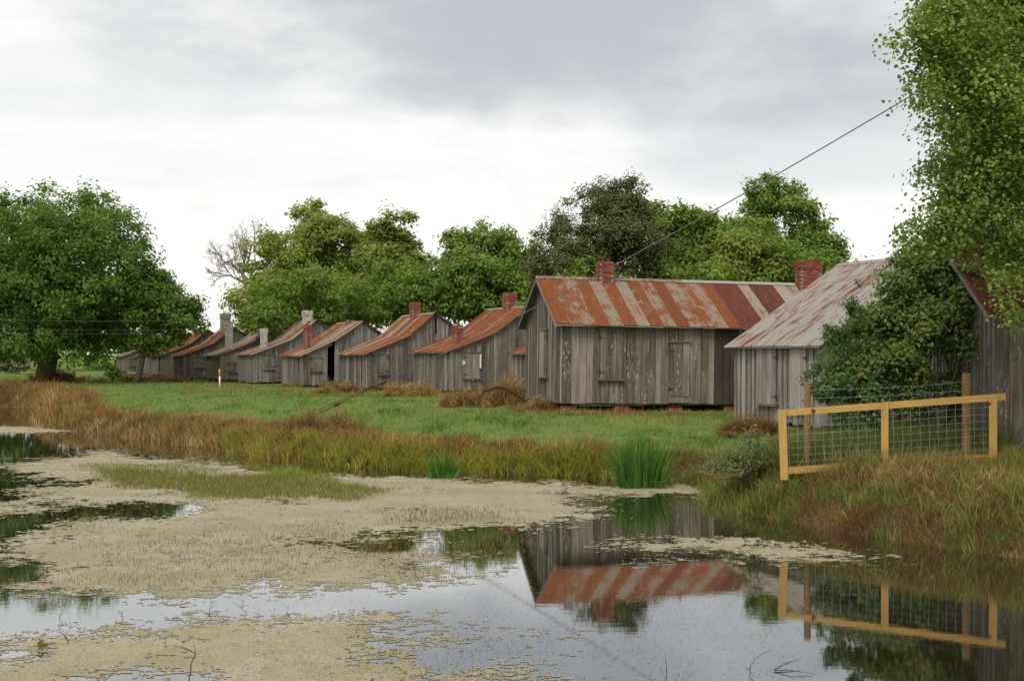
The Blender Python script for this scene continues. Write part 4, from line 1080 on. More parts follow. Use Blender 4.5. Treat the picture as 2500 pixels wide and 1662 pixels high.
# right-hand foreground tree with big leaves
def right_tree():
    tree('broadleaf_tree', 'large leafy tree leaning in from the right edge above the shed', 'tree', 2830, 22.0,
     [(2330, 40, 110, -1), (2420, 120, 130, 0), (2260, 70, 60, -1.5), (2300, 190, 85, -1.2), (2255, 225, 45, -1.6), (2400, 300, 120, 0.4), (2360, 400, 95, -0.5), (2330, 470, 70, -0.8), (2420, 480, 110, 0.2),
      (2290, 560, 80, -0.9), (2230, 590, 50, -1.0), (2380, 565, 75, -0.5), (2460, 620, 80, -0.8), (2455, 690, 38, -1.2), (2480, 760, 42, -1.6), (2560, 200, 180, 1), (2600, 480, 180, 1.5), (2500, 20, 140, 1), (2700, 300, 200, 2.5), (2420, -90, 150, 1), (2600, -150, 200, 2), (2760, 60, 200, 2), (2640, 700, 90, -0.5), (2400, 200, 100, -1), (2480, 380, 100, -1), (2330, 330, 60, -1.2), (2470, 560, 90, -1), (2210, 110, 35, -1.5), (2330, 540, 60, -1), (2290, 120, 60, -1.3), (2450, 250, 90, -1.2)],
     165000, 0.041, L_BROAD, 13, clump=0.55, per=26, trunk_r=0.32, trunk_top=0.6, depth=0.9, aspect=0.72, six=True, nl=40, bz=0.95, inner=0.38)
right_tree()

# leafy vine-covered shrub between the two near sheds
def vine():
    rng = np.random.default_rng(15)
    Y = 26.6; z0 = 0.95; o3 = np.array([(2200-CX)/F*Y, Y, z0])
    root = thing('vine_shrub', 'dense dark vine-covered shrub climbing between the two near sheds', 'shrub', tuple(o3))
    L = []
    for (x, y, r, dy) in ((2250, 660, 65, .6), (2300, 700, 60, .3), (2200, 740, 75, .4), (2130, 800, 70, .2), (2250, 800, 85, 0), (2320, 800, 50, 0), (2090, 870, 65, 0), (2180, 890, 70, -.2), (2040, 930, 55, 0), (2120, 960, 60, -.2),
                         (2210, 620, 42, .6), (2280, 640, 50, .4), (2170, 700, 50, .5), (2330, 880, 45, .2), (2240, 930, 45, 0), (2040, 850, 40, .3), (2310, 950, 50, 0), (2350, 760, 45, -.6), (2360, 690, 40, -.5), (2290, 600, 40, .2), (2345, 850, 40, -.8), (2200, 1020, 60, -.2), (2320, 1030, 45, 0), (2100, 1030, 40, 0)):
        p = at(x+18, y+6, Y+dy); r_m = r*0.97*Y/F; L.append((p[0], p[1], p[2], r_m, r_m*0.8, r_m))
    P, Nn, var, C_ = crown_points(L, 42000, rng, 0.42, 26, inner=0.12, flat=0.6, boughs=9, reach=1.22)
    k = P[:, 2] > z0+0.05
    put('foliage', leaf_mesh('foliage', P[k]-o3, Nn[k], 0.052*rng.uniform(0.6, 1.25, k.sum()), var[k], rng, 0.6), L_VINE, root)
    mb = MB()
    for i in rng.choice(len(C_), 34, replace=False):
        e = Vector(C_[i]-o3); s0 = Vector((e.x*0.7+rng.normal()*0.2, e.y+0.15, -0.1))
        mb.tube([s0, s0.lerp(e, 0.4)+Vector(rng.normal(size=3)*0.15), s0.lerp(e, 0.75)+Vector(rng.normal(size=3)*0.15), e+Vector((0, -0.1, 0.05))], [0.022, 0.018, 0.012, 0.006], 5)
    put('stems', mb.mesh('stems', True), M_BARK, root)
    # upright sprays of young growth at the left side
    sp = []
    for (x, y, r) in ((2075, 735, 16), (2082, 765, 20), (2030, 815, 22), (2050, 835, 26), (2000, 900, 20), (2020, 950, 28), (2060, 960, 34), (2010, 870, 14), (1975, 890, 10), (1960, 925, 8), (2090, 700, 9), (2150, 960, 36), (2080, 1000, 36), (2200, 960, 26), (2240, 985, 30)):
        p = at(x, y, Y-0.5); r_m = r*Y/F; sp.append((p[0], p[1], p[2], r_m, r_m*0.8, r_m))
    P, Nn, var, C_ = crown_points(sp, 9500, rng, 0.2, 30, flat=1.1, reach=1.3)
    put('young_leaves', leaf_mesh('young_leaves', P-o3, Nn, 0.05*rng.uniform(0.6, 1.2, len(P)), var, rng, 0.45), L_SPRIG, root)
vine()

# ------------------------------------------------------------------ blades (grasses, sedges)
def blades(name, P, h, wd, lean, mat, rng, var, seg=2, parent=None, droop=0.5, label=None, kind='stuff', twist=True):
    """P base points, h heights, wd base widths, lean vectors (n,2): horizontal tip offset relative to height"""
    n = len(P)
    ang = rng.uniform(0, 2*math.pi, n) if twist else rng.normal(0, 0.6, n)
    side = np.stack([np.cos(ang), np.sin(ang), np.zeros(n)], 1)
    rows = []
    for k in range(seg+1):
        t = k/seg
        off = np.stack([lean[:, 0]*h*t**1.7, lean[:, 1]*h*t**1.7, h*(t-droop*np.clip(np.hypot(lean[:, 0], lean[:, 1]), 0, 1.2)*t**3*0.6)], 1)
        c = P+off; ww = (wd*(1-t)**0.7 if k < seg else wd*0)[:, None]/2
        if k < seg: rows += [c-side*ww, c+side*ww]
        else: rows += [c]
    m_ = len(rows); V = np.stack(rows, 1).reshape(-1, 3); i = np.arange(n)*m_
    quads = [np.stack([i+2*k, i+2*k+1, i+2*k+3, i+2*k+2], 1) for k in range(seg-1)]
    tri = np.stack([i+2*(seg-1), i+2*(seg-1)+1, i+m_-1], 1)
    fs = ([np.concatenate(quads)] if quads else [])+[tri]
    vv = np.concatenate([np.tile(var, seg-1), var]) if quads else var
    me = npmesh(name, V, fs, var=vv)
    o = put(name, me, mat, parent)
    if label: tag(o, label, kind=kind)
    return o

rng = np.random.default_rng(77)
# mown field grass, thinning out with distance
def field_points(n, y0, y1, k=1.0):
    Y = y0*(y1/y0)**(rng.random(n)**k); px = rng.uniform(-250, 2600, n); X = (px-CX)/F*Y
    sdv = -poly_sd(POND, X, Y)
    ok = sdv > 1.6
    return X[ok], Y[ok]
X, Y = field_points(230000, 24, 110, 1.15)
tuft = np.clip(fbm(X*1.7+5, Y*1.1, 3)-0.42, 0, 1)*5
h = rng.uniform(0.04, 0.10, len(X))*(0.6+tuft*1.3); P = np.stack([X, Y, ground_z(X, Y)-0.01], 1)
v = np.clip(0.5+1.5*(fbm(X*0.5, Y*0.3, 3)-0.5)+1.0*(fbm(X*2.6+50, Y*1.6, 2)-0.5)+rng.normal(0, 0.2, len(X)), 0, 1)
blades('field_grass', P, h, 0.010+0.0005*Y, rng.normal(0, 0.35, (len(X), 2)), G_FIELD, rng, v, seg=1, label='short green grass covering the field')

# bank growth along the shore
SH = np.array(SHORE+[(9.2, 15.5), (12.0, 11.0)]); SHx = np.concatenate([[(-37.0, 74.0)], SH])
seg_l = np.hypot(*(SHx[1:]-SHx[:-1]).T); cum = np.concatenate([[0], np.cumsum(seg_l)])
def bank_points(n, d0, d1, pxr=None, wts=None):
    Y_all = []; X_all = []
    while sum(len(a) for a in X_all) < n:
        m_ = n*2
        s = rng.uniform(0, cum[-1], m_); i = np.clip(np.searchsorted(cum, s)-1, 0, len(seg_l)-1); t = (s-cum[i])/seg_l[i]
        p = SHx[i]*(1-t)[:, None]+SHx[i+1]*t[:, None]; dvec = (SHx[i+1]-SHx[i])/seg_l[i][:, None]
        nrm = np.stack([-dvec[:, 1], dvec[:, 0]], 1)
        p = p+nrm*rng.uniform(d0, d1, m_)[:, None]+dvec*rng.normal(0, 0.3, m_)[:, None]
        px = CX+p[:, 0]/p[:, 1]*F
        ok = np.ones(m_, bool)
        if pxr: ok &= (px > pxr[0]) & (px < pxr[1])
        ok &= -poly_sd(POND, p[:, 0], p[:, 1]) > max(-0.15, d0-0.3)
        X_all.append(p[ok, 0]); Y_all.append(p[ok, 1])
    return np.concatenate(X_all)[:n], np.concatenate(Y_all)[:n]
def tufted(X, Y, spread, per):
    """pull points to tuft centres so the growth stands in clumps"""
    n = len(X); k = max(2, n//per); c = rng.choice(n, k, replace=False); j = rng.integers(0, k, n)
    return X[c][j]+rng.normal(0, spread, n), Y[c][j]+rng.normal(0, spread, n), j, k
def patch(name, label, n, d0, d1, pxr, hr, wd, mat, lean, spread=0.28, per=90, vbase=0.45, vamp=0.25, seg=2, droop=0.5, parent=None):
    X, Y = bank_points(n, d0, d1, pxr); X, Y, j, k = tufted(X, Y, spread, per)
    th = (0.3+1.0*rng.random(k)**1.2)[j]; tv = rng.normal(0, 0.22, k)[j]; tl = rng.normal(0, 0.32, (k, 2))[j]
    ok = -poly_sd(POND, X, Y) > -0.25
    X, Y, th, tv, tl = X[ok], Y[ok], th[ok], tv[ok], tl[ok]
    P = np.stack([X, Y, np.maximum(ground_z(X, Y), -0.05)-0.02], 1)
    h = rng.uniform(hr[0], hr[1], len(X))*th
    v = np.clip(vbase+tv+rng.normal(0, vamp*0.6, len(X)), 0, 1)
    return blades(name, P, h, wd*rng.uniform(0.6, 1.2, len(X)), rng.normal(0, lean, (len(X), 2))+tl, mat, rng, v, seg, parent, droop, label)
patch('dry_bank_grass', 'rust brown dry grass on the far left bank', 40000, 0.0, 2.6, (-400, 760), (0.22, 0.60), 0.030, G_DRY, 0.5, 0.24, 60)
patch('dry_bank_grass', 'rust brown dry grass on the middle bank behind the sedge', 20000, 0.7, 2.7, (560, 1480), (0.18, 0.50), 0.024, G_DRY, 0.45, 0.20, 50)
patch('tall_dry_bank_grass', 'tall straw grass on the farthest left corner of the bank', 9000, 0.2, 3.0, (-300, 130), (0.5, 1.0), 0.035, G_DRY, 0.4, 0.25, 50)
patch('green_bank_grass', 'green shoots among the dry grass of the far bank', 18000, 0.1, 2.8, (-200, 1500), (0.16, 0.44), 0.026, G_BANK, 0.4, 0.18, 45)
patch('yellow_sedge', 'yellow-green sedge leaning over the water along the middle shore', 15000, 0.0, 1.2, (560, 1520), (0.34, 0.70), 0.026, G_SEDGE, 0.5, 0.13, 45, seg=3, droop=0.9)
patch('marsh_sedge', 'green and brown sedge on the shore between iris and fence', 9000, 0.0, 2.2, (1480, 1930), (0.22, 0.58), 0.026, G_BANK, 0.55, 0.12, 28, seg=3, droop=0.9)
patch('reddish_bank_grass', 'reddish dry grass beside the big iris clump', 9000, 0.2, 1.8, (1560, 1800), (0.15, 0.4), 0.014, G_DRY, 0.5, 0.22, 90, vbase=0.25)
patch('fence_bank_grass', 'mixed green grass on the bank below the fence', 34000, 0.05, 4.6, (1700, 2620), (0.24, 0.62), 0.017, G_BANK, 0.55, 0.13, 40, seg=2, droop=1.0)
patch('dry_fence_bank_grass', 'straw coloured dry grass on the bank at the right edge', 34000, 0.9, 5.0, (2020, 2700), (0.16, 0.46), 0.013, G_DRY, 0.8, 0.15, 40, vbase=0.66, seg=2, droop=1.0)
patch('low_fence_bank_grass', 'reddish low growth at the water edge below the fence', 16000, 0.0, 1.3, (1850, 2650), (0.12, 0.35), 0.010, G_DRY, 0.6, 0.15, 70, vbase=0.22)
# weeds inside the fence
def box_patch(name, label, n, pxr, Yr, hr, wd, mat, lean, per=60, spread=0.2, vbase=0.5, seg=2, parent=None):
    px = rng.uniform(*pxr, n); Y = rng.uniform(*Yr, n); X = (px-CX)/F*Y; X, Y, j, k = tufted(X, Y, spread, per)
    P = np.stack([X, Y, ground_z(X, Y)-0.02], 1); th = rng.uniform(0.6, 1.2, k)[j]
    return blades(name, P, rng.uniform(*hr, n)*th, wd*rng.uniform(0.6, 1.2, n), rng.normal(0, lean, (n, 2)), mat, rng, np.clip(vbase+rng.normal(0, 0.13, k)[j]+rng.normal(0, 0.15, n), 0, 1), seg, parent, 0.7, label)
box_patch('weedy_grass', 'tall green weeds behind the wire mesh', 15000, (1900, 2440), (23.6, 28), (0.4, 0.95), 0.018, G_BANK, 0.35, per=45, vbase=0.22)
box_patch('fence_foot_grass', 'straw and green grass growing through the foot of the fence', 3000, (2130, 2500), (21.7, 22.6), (0.2, 0.5), 0.014, G_DRY, 0.5, per=30, spread=0.1, vbase=0.6)
box_patch('dry_wall_grass', 'dry grass fringe along the foot of the long shed', 4600, (1285, 1800), (39.2, 40.5), (0.05, 0.28), 0.016, G_DRY, 0.4, vbase=0.6)
box_patch('dry_wall_grass', 'dry red-brown fringe below the far sheds', 6000, (300, 460), (88, 96), (0.25, 0.55), 0.03, G_DRY, 0.4, vbase=0.35)
box_patch('dry_wall_grass', 'thin dry fringe along the feet of the middle sheds', 8000, (450, 1100), (58.5, 84), (0.08, 0.25), 0.02, G_DRY, 0.4, vbase=0.45)

box_patch('fence_side_weeds', 'rough mixed weeds at the water side of the left fence upright', 3800, (1690, 1905), (22.9, 25.6), (0.2, 0.62), 0.026, G_BANK, 0.5, per=26, spread=0.12, vbase=0.45)
def weed_clump(label, px0, px1, Y, h, n, seed, mat=G_DRY, group='dry weed clumps by the sheds', vbase=0.5, dep=0.8):
    r2 = np.random.default_rng(seed)
    xa, xb = (px0-CX)/F*Y, (px1-CX)/F*Y; cx = (xa+xb)/2; hw = (xb-xa)/2
    z = float(ground_z(np.array([cx]), np.array([Y]))[0])-0.02
    root = thing('dry_weed_clump', label, 'weeds', (cx, Y, z), group=group)
    nt = max(14, n//110)
    ta = r2.uniform(-1, 1, nt); tb = r2.uniform(-1, 1, nt); q_ = np.sqrt(ta*ta+tb*tb); sc = np.where(q_ > 1, 1/q_, 1.0); ta, tb = ta*sc, tb*sc
    thh = (0.25+0.75*np.sqrt(np.clip(1.02-(ta*ta+tb*tb), 0, 1)))*r2.uniform(0.55, 1.25, nt); tt = r2.normal(0, 0.18, nt); tl = r2.normal(0, 0.3, (nt, 2))
    j = r2.integers(0, nt, n)
    P = np.stack([ta[j]*hw+r2.normal(0, 0.09, n), tb[j]*dep+r2.normal(0, 0.09, n), np.zeros(n)], 1)
    hh = h*thh[j]*r2.uniform(0.45, 1.15, n)
    blades('dry_stems', P, hh, 0.0005*Y*r2.uniform(0.6, 1.2, n), r2.normal(0, 0.35, (n, 2))+tl[j], mat, r2, np.clip(vbase+tt[j]+r2.normal(0, 0.16, n), 0, 1), 2, root, 0.6)
    m_ = int(n*0.6); j = r2.integers(0, nt, m_); u = r2.uniform(0.25, 1.0, m_)
    P = np.stack([ta[j]*hw+tl[j, 0]*h*u+r2.normal(0, 0.13, m_), tb[j]*dep+r2.normal(0, 0.13, m_), h*thh[j]*u*0.95], 1)
    put('withered_leaves', leaf_mesh('withered_leaves', P, r2.normal(size=P.shape), 0.0008*Y*r2.uniform(0.5, 1.2, m_), np.clip(vbase+tt[j]+r2.normal(0, 0.22, m_), 0, 1), r2, 0.45), mat, root)
    return root
weed_clump('rounded rust brown weed clump before the shed with the dark doorway gap', 776, 866, 62.0, 0.72, 3000, 1)
weed_clump('straw topped weed clump at the left foot of the two-chimney shed', 938, 1080, 56.5, 0.85, 4200, 2, vbase=0.62)
weed_clump('broad rust brown weed clump in front of the two-chimney shed', 1078, 1215, 46.0, 0.85, 5500, 3)
weed_clump('tall rust brown weed clump against the gable of the long shed', 1190, 1285, 47.5, 1.35, 4200, 4, vbase=0.55)
weed_clump('low brown weed clump at the gable foot of the long shed', 1255, 1395, 42.0, 0.55, 4200, 5, vbase=0.45)
weed_clump('dark reddish weed clump by the grey-roofed shed wall', 1770, 1912, 33.6, 0.62, 5200, 6, vbase=0.22, dep=0.6)
weed_clump('short brown weed clump before the shed with whitewashed chimneys', 690, 745, 73.0, 0.4, 1400, 7)
weed_clump('brown weed clump at the foot of the big round tree', 175, 262, 84.0, 0.6, 1800, 8, vbase=0.3)
weed_clump('dark weed clump around the trunk of the big round tree', 75, 185, 86.5, 1.3, 2600, 9, vbase=0.12)
weed_clump('upright rusty dock weeds on the bank beside the anchor rods', 685, 880, 38.2, 1.05, 2600, 10, vbase=0.35)
dbr = thing('fallen_branch', 'dark fallen branch lying in the broad weed clump', 'branch', tuple(at(1215, 950, 44.6)))
MB().tube([(-0.7, 0, -0.35), (-0.45, 0.05, -0.05), (0, 0, 0.08), (0.35, 0, 0.0), (0.7, -0.05, -0.22), (1.1, -0.1, -0.5)], [0.02, 0.045, 0.06, 0.055, 0.045, 0.02], 7).build('limb', M_TWIG, dbr, smooth=True)

# iris clumps
def iris(label, px, py, wpx, hpx, n, seed, fan=0.35):
    r2 = np.random.default_rng(seed); p = on_water(px, py); Y = p[1]
    root = thing('iris_clump', label, 'iris', (p[0], p[1], -0.05), group='green iris clumps at the water edge')
    hw = wpx/2*Y/F; h = hpx*Y/F
    a = r2.uniform(-1, 1, n); b = r2.uniform(-0.8, 0.8, n)
    P = np.stack([a*hw*0.62, b*hw*0.6, np.zeros(n)], 1)
    lean = np.stack([a*fan+r2.normal(0, 0.15, n), b*fan+r2.normal(0, 0.15, n)], 1)
    hh = h*(0.55+0.5*np.sqrt(r2.random(n)))*(1-0.25*np.abs(a))
    blades('leaves', P, hh, np.full(n, 0.034)*r2.uniform(0.7, 1.2, n), lean, G_IRIS, r2, np.clip(r2.normal(0.42, 0.33, n), 0, 0.985), 4, root, 0.35, twist=False)
    k = n//8; a = r2.choice([-1, 1], k)*r2.uniform(0.6, 1, k)
    P = np.stack([a*hw*0.55, r2.uniform(-0.6, 0.3, k)*hw, np.zeros(k)], 1)
    blades('arching_leaves', P, h*r2.uniform(0.4, 0.65, k), np.full(k, 0.03), np.stack([a*r2.uniform(0.7, 1.5, k), r2.normal(0, 0.4, k)], 1), G_IRIS, r2, np.clip(r2.normal(0.6, 0.2, k), 0, 0.97), 5, root, 0.9, twist=False)
    return root
iris('large bright green iris clump standing in the duckweed', 1566, 1188, 175, 142, 460, 21, 0.30)
iris('small bright green iris clump at the middle of the far shore', 1082, 1166, 92, 78, 170, 22, 0.25)
iris('thin tall iris shoots at the near right water edge', 2400, 1332, 40, 130, 26, 23, 0.55)
iris('short green iris tuft on the right-hand bank edge', 2440, 1345, 60, 70, 70, 24, 0.5)

# ------------------------------------------------------------------ pond: duckweed mats, flecks, stalks
K = 2500/2359.0
def vpoly(pts): return [tuple(on_water(x*K, y*K)[:2]) for x, y in pts]
MATS = [vpoly([(8, 1072), (70, 1058), (230, 1052), (400, 1056), (470, 1066), (560, 1086), (700, 1092), (900, 1096), (1100, 1107), (1300, 1117), (1430, 1122), (1560, 1119), (1655, 1126), (1640, 1141), (1480, 1139), (1390, 1143),
               (1340, 1160), (1400, 1176), (1340, 1200), (1220, 1216), (1100, 1213), (960, 1218), (900, 1228), (980, 1262), (1040, 1280), (960, 1312), (860, 1335), (700, 1346), (520, 1368), (360, 1376), (190, 1362), (90, 1345), (150, 1312), (60, 1290), (-20, 1285), (-120, 1270), (0, 1258), (90, 1232), (190, 1206), (330, 1199), (430, 1190), (500, 1166),
               (420, 1157), (200, 1158), (70, 1152), (60, 1132), (150, 1112), (120, 1100), (40, 1088)]),
        vpoly([(-100, 1580), (60, 1515), (170, 1478), (260, 1456), (400, 1440), (500, 1429), (700, 1424), (900, 1431), (1100, 1444), (1250, 1456), (1200, 1482), (1060, 1494), (960, 1516), (1080, 1534), (1220, 1560), (1300, 1640), (900, 1760), (300, 1760), (330, 1600), (430, 1570), (240, 1556), (120, 1568), (-20, 1620)]),
        vpoly([(1600, 1257), (1680, 1252), (1760, 1262), (1850, 1268), (1910, 1274), (1840, 1286), (1780, 1284), (1700, 1266)]),
        vpoly([(1490, 1258), (1580, 1260), (1575, 1265), (1500, 1266)]), vpoly([(1540, 1283), (1625, 1286), (1620, 1290), (1550, 1288)]),
        vpoly([(-60, 984), (70, 984), (175, 992), (60, 996), (-60, 996)]), vpoly([(-60, 938), (60, 937), (85, 942), (-60, 944)]), vpoly([(-60, 1160), (30, 1160), (45, 1172), (-20, 1184), (-80, 1180)]),
        vpoly([(200, 1040), (280, 1043), (270, 1047), (200, 1045)]), vpoly([(-80, 1550), (80, 1535), (200, 1545), (120, 1562), (-60, 1590)])]
HOLES = [(vpoly([(800, 1250), (930, 1248), (950, 1275), (930, 1305), (850, 1300), (780, 1280)]), 0.75), (vpoly([(640, 1240), (830, 1245), (820, 1262), (660, 1258)]), 0.55), (vpoly([(0, 1310), (100, 1315), (110, 1340), (20, 1345)]), 0.8)]
def mat_quads(ya, yb, dx, dy, seed):
    mx = np.arange(-22, 11, dx); my = np.arange(ya+dy/2, yb, dy)
    # only columns the camera's side of the pond needs: a wedge a little wider than the view
    GXm, GYm = np.meshgrid(mx, my)
    flat_x, flat_y = GXm.ravel(), GYm.ravel()
    best = np.full(flat_x.shape, -9.0)
    for M_ in MATS:
        A_ = np.array(M_); sel = (flat_x > A_[:, 0].min()-1) & (flat_x < A_[:, 0].max()+1) & (flat_y > A_[:, 1].min()-1.5) & (flat_y < A_[:, 1].max()+1.5)
        if sel.any(): best[sel] = np.maximum(best[sel], poly_sd(M_, flat_x[sel], flat_y[sel]))
    jr = np.random.default_rng(seed)
    act = best > -1.4
    f = np.full(flat_x.shape, -1.0); x, y, bb = flat_x[act], flat_y[act], best[act]
    n1 = fbm(x*0.9, y*0.55, 4)-0.5
    n2 = fbm(x*2.8, y*3.0+40, 4)-0.5
    n3 = fbm(x*10.0+9, y*15.0, 2)-0.5
    n4 = jr.random(len(x))-0.5
    g_ = np.clip(bb/0.95, -1.6, 1.0)+n1*2.2+n2*2.0+n3*1.8+n4*0.8
    g_ = np.where(bb > 0.45, np.maximum(g_, 0.12+n1*1.2+n2*1.6+n3*1.2+n4*0.75+np.clip(bb, 0, 1.6)*0.14), g_)
    for Hh, strength in HOLES:
        hd = poly_sd(Hh, x, y); g_ = g_-np.clip((hd+0.4)/0.8, 0, 1)*strength*1.6
    f[act] = g_
    solid = (f > 0).reshape(GXm.shape)
    pad = np.zeros((solid.shape[0], 1), bool)
    e = np.diff(np.concatenate([pad, solid, pad], 1).astype(int), axis=1)
    rs, cs_ = np.where(e == 1); re_, ce_ = np.where(e == -1)
    j0 = dx*0.6
    xa = mx[0]+cs_*dx-dx/2+jr.uniform(-j0, j0, len(cs_)); xb = mx[0]+ce_*dx-dx/2+jr.uniform(-j0, j0, len(cs_)); yy = my[rs]
    zz = np.full(len(xa), 0.004); tl = jr.uniform(-dx, dx, len(xa))
    return np.stack([np.stack([xa, yy-dy*0.5, zz], 1), np.stack([xb+tl, yy-dy*0.5, zz], 1), np.stack([xb, yy+dy*0.5, zz], 1), np.stack([xa-tl, yy+dy*0.5, zz], 1)], 1).reshape(-1, 3)
V = np.concatenate([mat_quads(9.4, 19.0, 0.016, 0.032, 3), mat_quads(19.0, 47.0, 0.032, 0.08, 4), mat_quads(47.0, 78.0, 0.06, 0.3, 5)])
i = np.arange(len(V)//4)*4
tag(put('duckweed_mat', npmesh('duckweed_mat', V, [np.stack([i, i+1, i+2, i+3], 1)]), M_SCUM), 'beige mats of floating duckweed covering much of the pond', kind='stuff')

# loose flecks on open water
def flecks(name, label, pxy, n, s, mat, seed, dens=None):
    r2 = np.random.default_rng(seed); px = r2.uniform(pxy[0], pxy[2], n); py = r2.uniform(pxy[1], pxy[3], n)
    Y = F*EYE/(py-HY); X = (px-CX)/F*Y
    ok = (poly_sd(POND, X, Y) > 0.3) & (fbm(X*1.1+seed, Y*0.8, 3) > 0.42); X, Y = X[ok], Y[ok]; n = len(X)
    a = s*r2.uniform(0.4, 1.4, n); b = a*r2.uniform(0.3, 0.8, n); th = r2.normal(0, 0.5, n)
    ca, sa = np.cos(th), np.sin(th); vs_ = []
    for k in range(5):
        t = 2*math.pi*k/5; u = a*math.cos(t)*r2.uniform(0.7, 1.2, n); v_ = b*math.sin(t)*r2.uniform(0.7, 1.2, n)
        vs_.append(np.stack([X+u*ca-v_*sa, Y+u*sa+v_*ca, np.full(n, 0.0115)], 1))
    V = np.stack(vs_, 1).reshape(-1, 3); i = np.arange(n)*5
    me = npmesh(name, V, [np.stack([i+k for k in range(5)], 1)])
    tag(put(name, me, mat), label, kind='stuff')
M_FLECK = plain('dark_water_leaf', (0.045, 0.05, 0.018), 0.7, 0.3, 0.4)
flecks('duckweed_flecks', 'pale flecks of duckweed on the open water', (1100, 1190, 2100, 1662), 3600, 0.012, M_SCUM, 5)
flecks('duckweed_flecks', 'pale flecks on the dark water at the left', (-200, 1050, 700, 1330), 3500, 0.022, M_SCUM, 6)
flecks('water_weed_flecks', 'dark bits of floating weed on the open water', (600, 1290, 2000, 1662), 3800, 0.010, M_FLECK, 7)
flecks('water_weed_flecks', 'dark weed bits along the edge of the near duckweed', (880, 1560, 1700, 1700), 2200, 0.010, M_FLECK, 8)
flecks('water_weed_flecks', 'dark weed bits on the black water at the left', (-200, 1060, 420, 1330), 3000, 0.02, M_FLECK, 9)

def pond_blades(name, label, poly, n, hr, wd, mat, lean, seed, soft=0.6):
    r2 = np.random.default_rng(seed); A_ = np.array(poly); lo, hi = A_.min(0)-soft, A_.max(0)+soft
    X = r2.uniform(lo[0], hi[0], n); Y = r2.uniform(lo[1], hi[1], n)
    sdv = poly_sd(poly, X, Y); ok = (sdv/soft+(fbm(X*0.9+seed, Y*0.6, 3)-0.5)*3+r2.normal(0, 0.35, n)) > 0; X, Y = X[ok], Y[ok]; n = len(X)
    P = np.stack([X, Y, np.full(n, -0.02)], 1)
    blades(name, P, r2.uniform(*hr, n), wd*r2.uniform(0.6, 1.3, n), r2.normal(0, lean, (n, 2)), mat, r2, np.clip(r2.normal(0.5, 0.25, n), 0, 1), 2, None, 0.4, label)
GP = vpoly([(230, 1085), (330, 1088), (480, 1098), (640, 1096), (760, 1104), (860, 1118), (900, 1130), (820, 1142), (660, 1150), (500, 1145), (380, 1128), (280, 1108)])
pond_blades('marsh_weed', 'olive green bed of low marsh weed growing on the duckweed', GP, 70000, (0.04, 0.16), 0.016, G_MARSH, 0.3, 41, 0.8)
GP2 = vpoly([(200, 1072), (420, 1066), (520, 1082), (460, 1094), (250, 1090)])
pond_blades('marsh_weed', 'thin fringe of marsh weed along the far side of the bed', GP2, 9000, (0.04, 0.13), 0.014, G_MARSH, 0.3, 42, 0.5)
GP3 = vpoly([(250, 1225), (420, 1208), (700, 1205), (900, 1225), (880, 1245), (760, 1300), (560, 1345), (330, 1355), (180, 1330), (190, 1260)])
pond_blades('marsh_stalks', 'brown dead stalks poking through the middle duckweed', GP3, 17000, (0.03, 0.11), 0.010, G_STALK, 0.3, 43, 1.5)
GP4 = vpoly([(880, 1170), (1120, 1175), (1180, 1200), (1000, 1215), (850, 1195)])
pond_blades('marsh_stalks', 'thin brown stalks right of the marsh weed bed', GP4, 5000, (0.04, 0.14), 0.012, G_STALK, 0.25, 44, 0.7)
GP5 = vpoly([(900, 1260), (1180, 1250), (1130, 1320), (960, 1340), (780, 1330)])
pond_blades('marsh_stalks', 'dark scattered stalks at the mat edge over open water', GP5, 3200, (0.04, 0.12), 0.010, G_STALK, 0.5, 45, 0.6)
bp = on_water(695, 1165)
rt = thing('marsh_bush', 'small feathery bright green plant at the back of the marsh weed bed', 'plant', (bp[0], bp[1], -0.02))
r2 = np.random.default_rng(9); n = 900; a = r2.normal(0, 0.42, n); b = r2.normal(0, 0.3, n)
blades('shoots', np.stack([a, b, np.zeros(n)], 1), r2.uniform(0.1, 0.5, n)*np.exp(-a*a*1.5), np.full(n, 0.012), r2.normal(0, 0.5, (n, 2)), L_LIGHT, r2, np.clip(r2.normal(0.6, 0.2, n), 0, 1), 2, rt, 0.3)

# twigs and sprigs standing in the near water
def twig(label, px, py, hpx, seed, n=4, r=0.004, spread=0.5):
    r2 = np.random.default_rng(seed); p = on_water(px, py); h = hpx*p[1]/F
    root = thing('water_twig', label, 'twig', (p[0], p[1], -0.02), group='bare twigs standing in the water')
    pts = [Vector((0, 0, 0))]
    for k in range(4): pts.append(pts[-1]+Vector((r2.normal()*0.12*h, r2.normal()*0.08*h, h/4)))
    MB().tube(pts, [r, r*0.9, r*0.75, r*0.6, r*0.3], 5).build('stem', M_TWIG, root)
    for k in range(n):
        b_ = pts[int(r2.integers(1, 4))]; e_ = b_+Vector((r2.choice([-1, 1])*r2.uniform(0.15, spread)*h, r2.normal()*0.1*h, r2.uniform(0.1, 0.35)*h))
        MB().tube([b_, b_.lerp(e_, 0.6)+Vector((0, 0, 0.03*h)), e_], [r*0.6, r*0.5, r*0.25], 4).build('side_shoot', M_TWIG, root)
twig('forked brown twig at the bottom edge of the near duckweed', 460, 1660, 95, 1, 3, 0.006, 0.7)
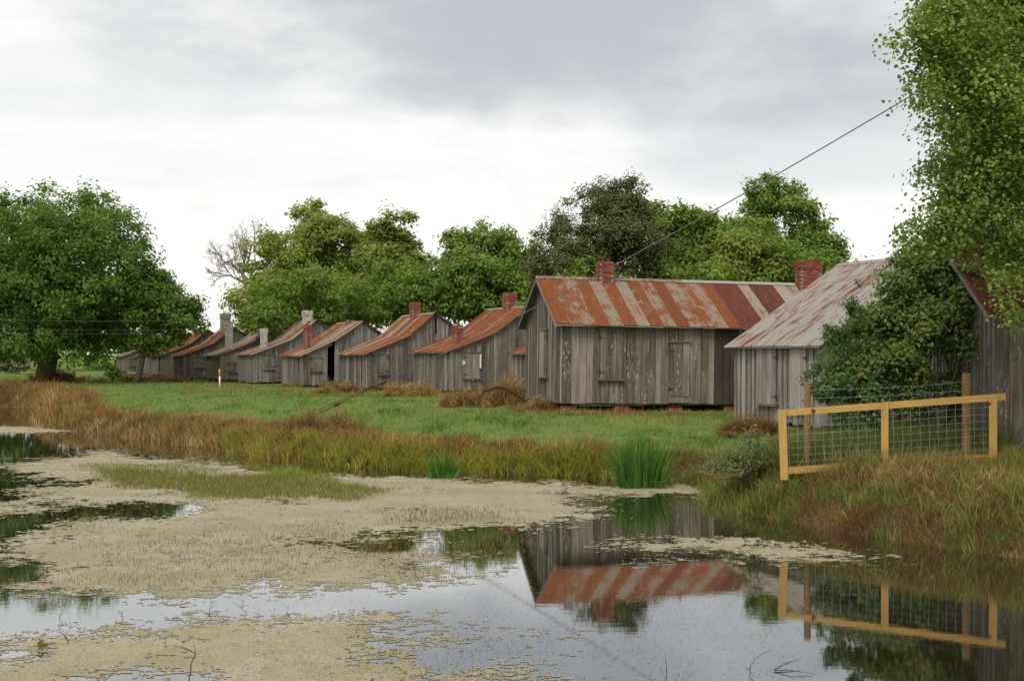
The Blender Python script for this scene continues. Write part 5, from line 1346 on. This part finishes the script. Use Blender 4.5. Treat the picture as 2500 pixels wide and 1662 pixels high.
twig('dark branching twig near the lower left corner', 165, 1572, 62, 2, 4, 0.005)
twig('small sprig left of the near duckweed, upright', 292, 1518, 36, 3, 3, 0.004)
twig('short sprig farther left in the open water', 148, 1508, 40, 4, 3, 0.004)
twig('leaning sprig above the near duckweed edge', 518, 1508, 50, 5, 5, 0.004)
twig('slanting sprig right of the leaning one', 595, 1505, 50, 6, 4, 0.004)
twig('lone straight reed stub in the bright water', 1628, 1638, 40, 7, 0, 0.005)
twig('short straight sprig over the near duckweed', 710, 1508, 36, 9, 2, 0.004)
p = on_water(1895, 1637); rt = thing('floating_twig', 'thin forked twig lying on the bright water at lower right', 'twig', (p[0], p[1], 0.01))
MB().tube([(-0.02, 0, 0.0), (0.1, 0.1, 0.03), (0.3, 0.25, 0.05)], [0.006, 0.005, 0.002], 5).build('stem', M_TWIG, rt)
MB().tube([(-0.02, 0, 0.0), (0.12, -0.1, 0.02), (0.32, -0.14, 0.0)], [0.005, 0.004, 0.002], 5).build('side_shoot', M_TWIG, rt)
p = on_water(1830, 1640); rt = thing('arching_stem', 'thin stem arching over the bright water at lower right', 'twig', (p[0], p[1], -0.02))
MB().tube([(0.02, 0, -0.02), (0.0, 0, 0.06), (0.05, 0, 0.14), (0.14, 0.02, 0.2), (0.2, 0.02, 0.22)], [0.004, 0.004, 0.003, 0.003, 0.002], 5).build('stem', M_TWIG, rt)
p = on_water(100, 1584); rt = thing('floating_leaf', 'curled brown dead leaf caught on a stick at lower left', 'leaf', (p[0], p[1], 0.01))
r2 = np.random.default_rng(2)
put('leaf_blade', leaf_mesh('leaf_blade', np.array([[0, 0, 0.035], [0.05, 0.01, 0.03]]), np.array([[0.3, -0.8, 0.5], [-0.4, -0.6, 0.6]]), np.array([0.06, 0.045]), np.array([0.3, 0.5]), r2, 0.6, six=True), G_STALK, rt)
MB().tube([(-0.14, 0, 0.01), (0, 0, 0.03), (0.16, 0.02, 0.045)], [0.003, 0.005, 0.003], 5).build('stick', M_TWIG, rt)
